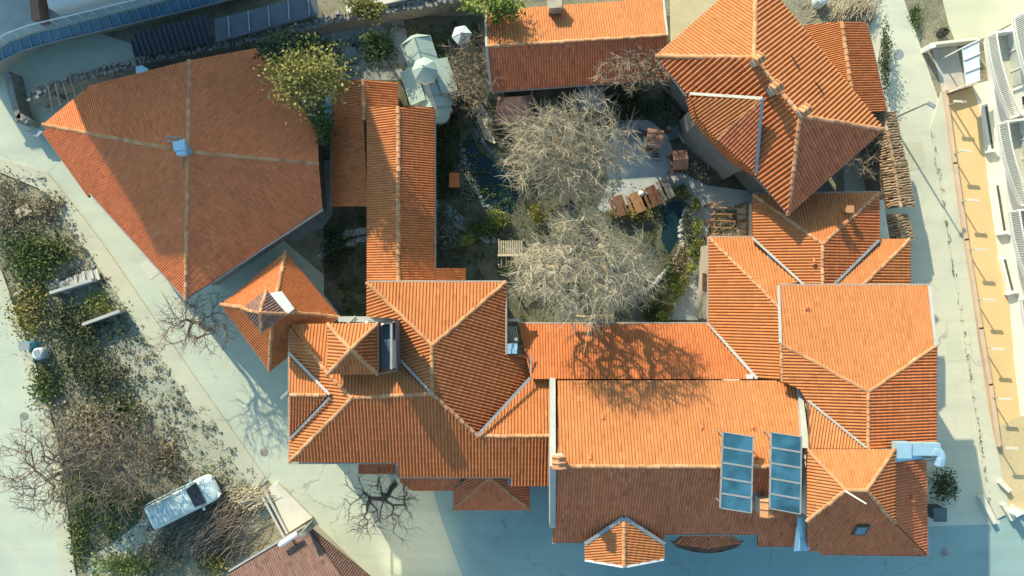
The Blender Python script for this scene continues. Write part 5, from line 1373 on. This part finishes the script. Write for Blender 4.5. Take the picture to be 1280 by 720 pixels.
# ---------------------------------------------------------------- white parasol
c = W(577, 43, 2.3); t = thing('parasol', 'closed-panel white hexagonal parasol in the yard left of the north house', 'parasol', (c.x, c.y, 0))
m = MB(); R = .62
ring = [Vector((c.x + R * math.cos(math.pi / 3 * i + .2), c.y + R * math.sin(math.pi / 3 * i + .2), 2.15)) for i in range(6)]; top = Vector((c.x, c.y, 2.6))
for i in range(6): m.slab([top, ring[i], ring[(i + 1) % 6]], .03)
m.build('canopy', 'parasol_cloth', t)
m = MB()
for i in range(6): m.tube([top, ring[i]], .015, 4)
m.build('rib', 'zinc', t)
m = MB(); m.tube([(c.x, c.y, 0), (c.x, c.y, 2.6)], .03, 6); m.build('pole', 'zinc', t); m = MB(); m.tube([(c.x, c.y, 0), (c.x, c.y, .1)], [.3, .26], 10); m.build('base', 'concrete', t)
# ---------------------------------------------------------------- garden kiosk and sheds
t = thing('copper_kiosk', 'brown hip-roofed garden kiosk under the weathered north slope', 'kiosk', W(640, 140))
m = MB(); a, b = W(630, 122, 3.0), W(652, 120, 3.0)
e = [W(618, 154, 2.4), W(646, 155, 2.4), W(668, 148, 2.4), W(664, 119, 2.4), W(622, 121, 2.5)]
m.slab([a, e[0], e[1]], .06); m.slab([a, e[1], b], .06); m.slab([b, e[1], e[2]], .06); m.slab([b, e[2], e[3]], .06); m.slab([a, b, e[3], e[4]], .06); m.slab([a, e[4], e[0]], .06)
m.build('roof', 'copper_sheet', t)
m = MB()
for p in (e[0], e[2], e[3], e[4]): q = Vector((p.x, p.y, 0)).lerp(Vector((a.x, a.y, 0)), .12); m.box((q.x, q.y, 1.2), (.12, .12, 2.4))
m.build('post', 'wood', t)
m = MB(); p = W(643, 138); m.box((p.x, p.y, .45), (1.4, .9, .9)); m.build('counter', 'wood', t)
t = thing('felt_shed', 'grey flat felt-roofed shed between north house and upper pale tree', 'shed', W(738, 122))
m = MB(); m.slab([W(722, 108, 2.4), W(753, 108, 2.4), W(754, 138, 2.2), W(724, 136, 2.2)], .1); m.build('roof', 'tar_felt', t); walls(t, [(724, 110), (751, 110), (752, 136), (726, 134)], 2.3, .05, 'wood')
t = thing('slatted_shelter', 'small shelter roofed with pale wooden slats west of the lower pale tree', 'shelter', W(638, 312))
m = MB()
for i in range(11):
    x = 624 + i * 2.8; m.tube([W(x, 301, 2.2), W(x + .3, 318, 2.0)], .05, 5)
p, q = W(622, 319, 2.0), W(656, 319, 2.0); m.box(((p.x + q.x) / 2, p.y, 2.0), (q.x - p.x, .12, .1)); m.build('slat_roof', 'wood_pale', t)
m = MB()
for x, y in ((624, 302), (654, 302), (624, 332), (654, 332)): p = W(x, y); m.box((p.x, p.y, .98), (.1, .1, 1.96))
m.build('post', 'wood_grey', t)
m = MB()
for i in range(5): x = 627 + i * 6; m.tube([W(x, 320, 1.9), W(x, 333, 1.9)], .03, 4)
m.build('rafter', 'wood_grey', t)
t = thing('pergola', 'weathered timber pergola beside the garden end house', 'pergola', W(912, 274))
m = MB()
for i, y in enumerate((259, 267, 276, 285, 293)): m.tube([W(889, y + rg.uniform(-1, 1), 2.5), W(937, y + rg.uniform(-2, 2), 2.5)], .05, 5)
m.build('rafter', 'wood_amber', t)
m = MB()
for x in (893, 934): m.tube([W(x, 252, 2.4), W(x, 296, 2.4)], .07, 5)
m.build('beam', 'wood_amber', t)
m = MB()
for x in (893, 934):
    for y in (253, 274, 295): p = W(x, y, 2.4); m.box((p.x, p.y, 1.2), (.12, .12, 2.4))
m.build('post', 'wood', t)
m = MB()
for i in range(60):
    p = W(890 + rg.random() * 46, 252 + rg.random() * 44, 2.6); q = p + Vector((rg.uniform(-.6, .6), rg.uniform(-.3, .3), rg.uniform(-.1, .15))); m.tube([p, (p + q) / 2 + Vector((0, rg.uniform(-.15, .15), .05)), q], .02, 3, cap=False)
m.build('vine', 'bark_brown', t)
# covered tables
def covered_table(label, px, py, w, l, rz):
    c = W(px, py, 2.0); t = thing('covered_table', label, 'table', (c.x, c.y, 0), 'covered garden tables')
    ca, sa = math.cos(rz), math.sin(rz)
    def tp(x, y, z): return Vector((c.x + x * ca - y * sa, c.y + x * sa + y * ca, z))
    m = MB(); m.slab([tp(-w / 2, 0, 2.3), tp(w / 2, 0, 2.3), tp(w / 2, l / 2, 2.05), tp(-w / 2, l / 2, 2.05)], .05); m.slab([tp(-w / 2, 0, 2.3), tp(w / 2, 0, 2.3), tp(w / 2, -l / 2, 2.05), tp(-w / 2, -l / 2, 2.05)], .05); m.build('roof', 'copper_sheet', t)
    m = MB(); m.box(tp(0, 0, .74), (w * .7, l * .5, .06), rz); m.build('tabletop', 'wood', t)
    for s in (-1, 1): m = MB(); m.box(tp(0, s * l * .38, .45), (w * .7, .25, .05), rz); m.build('bench', 'wood', t)
    for x in (-1, 1):
        for y in (-1, 1): m = MB(); q = tp(x * w * .44, y * l * .42, 1.03); m.box(q, (.08, .08, 2.06), rz); m.build('post', 'wood', t)
covered_table('brown roofed garden table nearer the dark evergreen row', 818, 173, 1.0, 1.1, -.15)
covered_table('brown roofed garden table nearer the mansion turret', 850, 200, .9, 1.15, 0.05)
def picnic(label, px, py, rz, mat='wood'):
    c = W(px, py); t = thing('picnic_table', label, 'picnic table', (c.x, c.y, 0), 'picnic tables by the east pond')
    ca, sa = math.cos(rz), math.sin(rz)
    def tp(x, y, z): return (c.x + x * ca - y * sa, c.y + x * sa + y * ca, z)
    m = MB()
    for i in range(3): m.box(tp(-.15 + i * .15, 0, .74), (.135, 1.3, .05), rz)
    m.build('tabletop', mat, t)
    for s in (-1, 1): m = MB(); m.box(tp(s * .37, 0, .45), (.17, 1.3, .05), rz); m.build('bench', mat, t)
    for s in (-1, 1):
        m = MB(); m.box(tp(0, s * .5, .42), (.85, .07, .07), rz); m.box(tp(-.2, s * .5, .36), (.07, .07, .7), rz); m.box(tp(.2, s * .5, .36), (.07, .07, .7), rz); m.build('leg', 'wood', t)
picnic('brown picnic table at the twig-covered end of the row', 772, 259, .35); picnic('lit orange-brown picnic table second from the twig-covered end', 793, 255, .38, 'wood_amber'); picnic('brown picnic table in the middle of the row beside the shaded paving', 813, 247, .42); picnic('greyish picnic table at the pond end of the row', 832, 237, .45, 'wood_grey')
c = W(800, 243); m = MB(); m.tube([(c.x, c.y, 0), (c.x, c.y, .5), (c.x, c.y, .62)], [.16, .2, .05], 8); tag(m.build('white_pot', 'white_paint', None, (c.x, c.y, 0)), 'small white pot behind the picnic table row', 'pot')
t = thing('grey_table', 'grey table on the shaded paving near the felt shed', 'table', W(782, 165))
m = MB(); p = W(780, 165); m.box((p.x, p.y, .75), (.7, .95, .05), -.05); m.build('tabletop', 'tar_felt', t)
for x in (-.28, .28):
    for y in (-.4, .4): m = MB(); m.box((p.x + x, p.y + y, .37), (.06, .06, .72)); m.build('leg', 'dark_metal', t)
def chair(label, px, py, rz):
    c = W(px, py); t = thing('garden_chair', label, 'chair', (c.x, c.y, 0), 'garden chairs')
    ca, sa = math.cos(rz), math.sin(rz)
    def tp(x, y, z): return (c.x + x * ca - y * sa, c.y + x * sa + y * ca, z)
    m = MB(); m.box(tp(0, 0, .45), (.45, .45, .05), rz); m.build('seat', 'tar_felt', t)
    m = MB(); m.box(tp(0, .22, .7), (.45, .05, .45), rz); m.build('backrest', 'tar_felt', t)
    for x in (-.19, .19):
        for y in (-.19, .19): m = MB(); m.box(tp(x, y, .21), (.04, .04, .42), rz); m.build('leg', 'dark_metal', t)
chair('grey chair between the grey table and the first covered table', 800, 168, 1.2); chair('grey chair right of the first covered table', 838, 172, -1.3); chair('grey chair below the first covered table', 818, 197, 3.1)
t = thing('bench', 'dark slatted bench against the wall of the garden end house', 'bench', W(881, 368))
m = MB()
for i in range(3): A, B = W(876.5 + i * 2.6, 352), W(876.5 + i * 2.6, 386); m.box(((A.x + B.x) / 2, (A.y + B.y) / 2, .45), (.1, A.y - B.y, .04))
m.build('seat', 'wood', t)
m = MB(); A, B = W(885, 352), W(885, 386); m.box((A.x, (A.y + B.y) / 2, .7), (.05, A.y - B.y, .4)); m.build('backrest', 'wood', t)
for y in (354, 369, 384): m = MB(); p = W(880, y); m.box((p.x, p.y, .21), (.38, .06, .42)); m.build('leg', 'dark_metal', t)
t = thing('yellow_handrail', 'yellow handrail frame along the edge of the garden range', 'handrail', W(745, 400))
m = MB(); A, B = W(722, 395, 1.0), W(766, 395, 1.0); m.tube([A, B], .045, 6); m.tube([A - Vector((0, 0, .5)), B - Vector((0, 0, .5))], .035, 6)
for f in (0, .33, .66, 1): p = A.lerp(B, f); m.tube([p, Vector((p.x, p.y, 0))], .04, 6)
m.tube([B, W(766, 403, 1.0)], .05, 6); m.build('rail', 'ochre_paving', t)
t = thing('wooden_footbridge', 'pale plank footbridge crossing the top of the west pond', 'bridge', W(610, 162))
m = MB()
for i in range(9): p = W(602 + i * 1.3, 148 + i * 3.4, .25); m.box(p, (.75, .16, .06), -.45)
m.build('deck', 'wood_pale', t)
m = MB()
for s in (-1, 1): m.tube([W(602 + s * 7, 148 + s * -3, .8), W(612 + s * 7, 176 + s * -3, .8)], .035, 5)
m.build('handrail', 'wood_grey', t)
t = thing('stone_hut', 'small reddish stone well-house in the garden strip beside the gallery', 'hut', W(568, 224))
m = MB(); p = W(568, 226); m.box((p.x, p.y, .5), (.5, .7, 1.0)); m.build('wall', 'stone_tan', t)
m = MB(); m.slab([W(562, 216, 1.3), W(574, 216, 1.3), W(575, 225, 1.0), W(561, 225, 1.0)], .06); m.slab([W(562, 216, 1.3), W(574, 216, 1.3), W(575, 234, 1.0), W(561, 234, 1.0)], .05); m.build('roof', 'tile_red', t)
t = thing('turret_planter', 'long concrete planter trough standing under the mansion turret', 'planter', W(880, 180))
m = MB(); A, B = W(864, 166), W(892, 200); d = B - A; mid = (A + B) / 2; m.box((mid.x, mid.y, .3), (d.length, .5, .6), math.atan2(d.y, d.x)); m.build('trough', 'concrete', t)
m = MB(); m.box((mid.x, mid.y, .61), (d.length - .15, .35, .04), math.atan2(d.y, d.x)); m.build('soil_bed', 'soil', t)
# blue tarp, tank, box on the lot
c = W(176, 87, 2.2); m = MB(); m.prism([(c.x - .3, c.y - .25), (c.x + .25, c.y - .28), (c.x + .45, c.y + .02), (c.x + .1, c.y + .25), (c.x - .3, c.y + .2)], 0, 2.2)
tag(m.build('tarp_crate', 'duct_steel', None, (c.x, c.y, 0)), 'pale blue tarp-wrapped cabinet standing behind the upper eave of the hall', 'cabinet')
c = W(405, 140, 0); t = thing('blue_door_shed', 'narrow teal metal cabinet in the gap beside the yellow-green tree', 'cabinet', (c.x, c.y, 0))
A = W(411, 138, 3.0); m = MB(); m.box((A.x, A.y, 1.5), (.4, 1.6, 3.0)); m.build('body', 'tarp_blue', t)
t = thing('water_tank', 'round white water tank on the left edge of the lot', 'tank', W(57, 441))
p = W(57, 441); m = MB(); m.tube([p, p + Vector((0, 0, .8)), p + Vector((0, 0, .95))], [.38, .38, .3], 16); m.build('body', 'tank_white', t)
m = MB(); m.box((p.x + .05, p.y, .97), (.35, .5, .05), .4); m.build('lid', 'zinc', t)
t = thing('utility_box', 'small teal utility cabinet at the pavement edge above the white tank', 'cabinet', W(43, 432))
p = W(42, 431); m = MB(); m.box((p.x, p.y, .45), (.6, .45, .9), -.1); m.build('body', 'tarp_blue', t); m = MB(); m.box((p.x - .02, p.y, .93), (.66, .5, .05), -.1); m.build('lid', 'zinc', t)
t = thing('plank_debris', 'stack of pale broken planks and slabs lying on the overgrown lot', 'debris', W(105, 350))
m = MB()
for i in range(11): p = W(88 + i * 3.4, 353 - i * 1.0, .2 + .05 * (i % 3)); m.box(p, (.17, rg.uniform(.5, 1.0), .06), .25 + rg.uniform(-.15, .15), 0, .5, rg.uniform(-.15, .15))
m.build('plank', 'concrete', t)
t = thing('stone_slab', 'tan stone slab lying at the top of the overgrown lot', 'slab', W(30, 264))
m = MB(); m.box(W(30, 264, .15), (.95, .6, .2), .5); m.build('slab', 'stone_tan', t)
for i, (a, b, lab) in enumerate((((112, 405), (158, 388), 'thin concrete ledge casting a dark line across the lot'), ((72, 366), (124, 350), 'low retaining wall below the plank debris on the lot'))):
    A, B = W(*a), W(*b); d = B - A; mid = (A + B) / 2; t = thing('retaining_wall', lab, 'wall', (mid.x, mid.y, 0)); m = MB(); m.box((mid.x, mid.y, .45), (d.length, .18, .9), math.atan2(d.y, d.x)); m.build('wall', 'concrete', t)
# ---------------------------------------------------------------- garden log at the north east
c = W(1082, 22); t = thing('white_log', 'white-painted log lying by the twig heap at the east street', 'log', (c.x, c.y, 0)); m = MB(); m.tube([W(1077, 26, .3), W(1084, 19, .3), W(1091, 12, .25)], [.24, .2, .14], 10); m.build('trunk', 'stone_tan', t)
m = MB(); m.tube([W(1084, 19, .35), W(1096, 14, .5)], [.09, .05], 6); m.build('branch', 'bark_pale', t)
c = W(1022, 4); m = MB(); m.tube([(c.x, c.y, 0), (c.x, c.y, .9), (c.x, c.y, 1.0)], [.4, .36, .2], 12); tag(m.build('water_butt', 'tank_white', None, (c.x, c.y, 0)), 'pale round water butt left of the twig heap', 'barrel')
t = thing('tree_tub', 'dark round tree tub on the sandy yard by the corner wall', 'planter', W(1175, 43)); p = W(1175, 43); m = MB(); m.tube([p, p + Vector((0, 0, .5))], [.26, .3], 14); m.build('tub', 'dark_metal', t)
m = MB(); m.leaves((p.x, p.y, .55), (.28, .28, .15), 120, .06, np.random.default_rng(9), 5); m.build('plant', 'leaf_dark', t)
t = thing('street_bin', 'dark wheeled bin at the street foot of the corner house', 'bin', W(1166, 640)); p = W(1163, 637); m = MB(); m.prism([(p.x - .3, p.y - .35), (p.x + .3, p.y - .35), (p.x + .36, p.y + .38), (p.x - .36, p.y + .38)], .1, 1.1); m.build('body', 'dark_metal', t)
m = MB(); m.box((p.x, p.y, 1.14), (.8, .85, .08)); m.build('lid', 'tar_felt', t)
t = thing('street_manhole', 'round iron manhole cover on the east street', 'manhole', W(1123, 68)); p = W(1123, 68); m = MB(); m.tube([p + Vector((0, 0, .02)), p + Vector((0, 0, .032))], .33, 20); m.build('cover', 'zinc', t)
# street light on the east pavement
t = thing('street_lamp', 'slim pole street lamp at the inner side of the east street', 'street lamp', W(1108, 146)); p = W(1112, 150)
m = MB(); m.tube([p, p + Vector((0, 0, 4.6))], [.07, .045], 8); m.build('pole', 'zinc', t); m = MB(); m.box(p + Vector((.2, -.12, 4.62)), (.5, .2, .1), -.5); m.build('lamp_head', 'zinc', t)
# ---------------------------------------------------------------- parked car
c = W(236, 622); f = (W(277, 603) - W(196, 643)).normalized(); rz = math.atan2(f.y, f.x)
t = thing('parked_car', 'dusty pale silver-green minivan parked on the lot beside the branch heap', 'car', (c.x, c.y, 0))
s_ = Vector((-f.y, f.x, 0))
def kp_(x, y, z): q = Vector((c.x, c.y, 0)) + f * x + s_ * y; return Vector((q.x, q.y, z))
def outline(x0, x1, w, rf, rr, n=5):
    pts = []
    for cx, cy, a0, r in ((x1, w, 0, rf), (x0, w, 90, rr), (x0, -w, 180, rr), (x1, -w, 270, rf)):
        sx = -1 if cx == x1 else 1; sy = -1 if cy > 0 else 1
        for i in range(n): a = math.radians(a0 + 90 * i / (n - 1)); pts.append((cx + sx * r + r * math.cos(a), cy + sy * r + r * math.sin(a)))
    return pts
def loft(m, rings, cap=True):
    n = len(rings[0]); vs = [kp_(*p) for r in rings for p in r]
    fs = [(k * n + i, k * n + (i + 1) % n, (k + 1) * n + (i + 1) % n, (k + 1) * n + i) for k in range(len(rings) - 1) for i in range(n)]
    if cap: fs += [tuple(range((len(rings) - 1) * n, len(rings) * n)), tuple(range(n - 1, -1, -1))]
    m.add(vs, fs)
def ring(x0, x1, w, rf, rr, z, zf=None):
    o = outline(x0, x1, w, rf, rr); return [(x, y, z if zf is None else z + (zf - z) * max(0, (x - .9) / (x1 - .9))) for x, y in o]
m = MB(); loft(m, [ring(-2.2, 2.18, .80, .5, .25, .22), ring(-2.27, 2.27, .86, .55, .28, .42), ring(-2.28, 2.26, .87, .55, .28, .72, .66), ring(-2.25, 2.14, .85, .55, .28, .98, .80), ring(-2.2, 2.02, .80, .5, .26, 1.03, .86)]); m.build('body', 'car_paint', t, smooth=True)
m = MB(); loft(m, [ring(-2.17, 1.28, .80, .12, .2, 1.02), ring(-2.06, .74, .755, .12, .2, 1.52), ring(-1.98, .64, .70, .12, .2, 1.60)]); m.build('cabin', 'car_paint', t, smooth=True)
m = MB(); q = [kp_(1.31, .70, 1.05), kp_(1.31, -.70, 1.05), kp_(.79, -.60, 1.53), kp_(.79, .60, 1.53)]; up = Vector((f.x * .02, f.y * .02, .02)); m.add([p + up for p in q], [(0, 1, 2, 3)]); m.add([p + up - Vector((0, 0, .02)) for p in q], [(3, 2, 1, 0)]); m.build('windscreen', 'pane_dark', t)
for sg in (-1, 1):
    for (xa, xb) in ((-2.0, -1.15), (-1.08, -.2), (-.13, .78)):
        m = MB(); o = s_ * (.012 * sg)
        q = [kp_(xa, sg * .797, 1.07) + o, kp_(xb, sg * .797, 1.07) + o, kp_(min(xb, .55), sg * .765, 1.47) + o, kp_(max(xa, -1.95), sg * .765, 1.47) + o]; m.add(q, [(0, 1, 2, 3)]); m.add([p - o * .5 for p in q], [(3, 2, 1, 0)]); m.build('side_window', 'pane_dark', t)
    m = MB(); m.tube([kp_(-1.85, sg * .62, 1.66), kp_(.45, sg * .62, 1.66)], .022, 6); m.build('roof_rail', 'zinc', t)
    m = MB(); m.box(kp_(1.05, sg * .97, 1.05), (.12, .2, .14), rz); m.build('mirror', 'car_paint', t)
    m = MB(); m.box(kp_(2.08, sg * .56, .74), (.26, .34, .14), rz + sg * -.5); m.build('headlight', 'lamp_lens', t)
    m = MB(); m.box(kp_(-2.26, sg * .72, .95), (.06, .16, .4), rz); m.build('tail_light', 'red_lens', t)
    for x in (-1.4, 1.35):
        m = MB(); A, B = kp_(x, sg * .66, .31), kp_(x, sg * .865, .31); m.tube([A, B], .31, 18); w_ = m.build('wheel', 'tyre', t)
        m = MB(); m.tube([B, B + s_ * (.012 * sg)], .19, 14); m.build('rim', 'rim_metal', w_)
m = MB(); q = [kp_(-2.19, .66, 1.1), kp_(-2.19, -.66, 1.1), kp_(-2.09, -.6, 1.5), kp_(-2.09, .6, 1.5)]; m.add([p - f * .03 for p in q], [(0, 1, 2, 3)]); m.build('rear_window', 'pane_dark', t)
m = MB()
for i in range(9): a = -1.8 + i * .24; m.box(kp_(a, 0, 1.625), (.05, 1.15, .018), rz)
m.build('roof_rib', 'car_paint', t)
m = MB(); m.box(kp_(2.27, 0, .5), (.05, .9, .16), rz); m.build('grille', 'dark_metal', t)

m = MB()
for x in (.98, 1.06): m.tube([kp_(x, -.7, 1.0 - (x - .9) * .12), kp_(x, .7, 1.0 - (x - .9) * .12)], .012, 4)
m.tube([kp_(1.1, .1, 1.02), kp_(1.22, .62, 1.12)], .014, 4); m.tube([kp_(1.1, -.5, 1.02), kp_(1.22, .0, 1.12)], .014, 4)
m.build('wiper', 'dark_metal', t)
m = MB(); m.box(kp_(-1.75, 0, 1.64), (.05, .05, .09), rz); m.build('aerial', 'dark_metal', t)
# street ironwork and small street things
for x, y, lab in ((150, 265, 'round iron manhole cover on the west street beside the hall'), (330, 565, 'round iron manhole cover on the west street above the concrete slab'), (60, 130, 'round iron manhole cover at the shaded upper end of the west street'), (30, 520, 'round iron manhole cover on the far left road'), (1180, 690, 'round iron manhole cover in the shaded south street')):
    p = W(x, y); o = thing('street_manhole', lab, 'manhole', (p.x, p.y, 0)); m = MB(); m.tube([p + Vector((0, 0, .02)), p + Vector((0, 0, .034))], .25, 20); m.build('cover', 'stone', o)
# ================================================================== camera, light, sky
cam = bpy.data.cameras.new('camera'); co = bpy.data.objects.new('camera', cam); COL.objects.link(co)
co.location = (0, 0, CAMH); cam.sensor_width = 36; cam.lens = FPX / 1280 * 36; cam.clip_end = 2000
SC.camera = co
sl = bpy.data.lights.new('sun', 'SUN'); so = bpy.data.objects.new('sun', sl); COL.objects.link(so)
el = math.radians(SUN_EL)
dirv = Vector((SUN_AZ[0] * math.cos(el), SUN_AZ[1] * math.cos(el), -math.sin(el)))
so.rotation_euler = dirv.to_track_quat('-Z', 'Y').to_euler(); so.location = (-20, 30, 40)
sl.energy = 3.5; sl.angle = math.radians(0.55); sl.color = (1.0, 0.87, 0.64)
w = bpy.data.worlds.new('World'); SC.world = w; w.use_nodes = True
nt = w.node_tree
for n in list(nt.nodes): nt.nodes.remove(n)
out = nt.nodes.new('ShaderNodeOutputWorld'); bg = nt.nodes.new('ShaderNodeBackground'); sk = nt.nodes.new('ShaderNodeTexSky')
sk.sky_type = 'NISHITA'; sk.sun_disc = False; sk.sun_elevation = el; sk.sun_rotation = math.atan2(-SUN_AZ[0], -SUN_AZ[1])
sk.ozone_density = 1.0; sk.air_density = 1.0; sk.dust_density = 1.0
bg.inputs['Strength'].default_value = 0.15
mx = nt.nodes.new('ShaderNodeMix'); mx.data_type = 'RGBA'; mx.blend_type = 'MULTIPLY'; mx.inputs[0].default_value = 1.0
mx.inputs[7].default_value = (0.74, 1.0, 1.0, 1)
nt.links.new(sk.outputs[0], mx.inputs[6]); nt.links.new(mx.outputs[2], bg.inputs[0]); nt.links.new(bg.outputs[0], out.inputs[0])
SC.view_settings.view_transform = 'Standard'; SC.view_settings.look = 'None'
SC.view_settings.exposure = 0.88; SC.view_settings.gamma = 1.0; SC.view_settings.use_curve_mapping = False
SC.render.engine = 'CYCLES'
SC.cycles.max_bounces = 6; SC.cycles.diffuse_bounces = 3
SC.cycles.use_denoising = True
SC.cycles.blur_glossy = 0.1
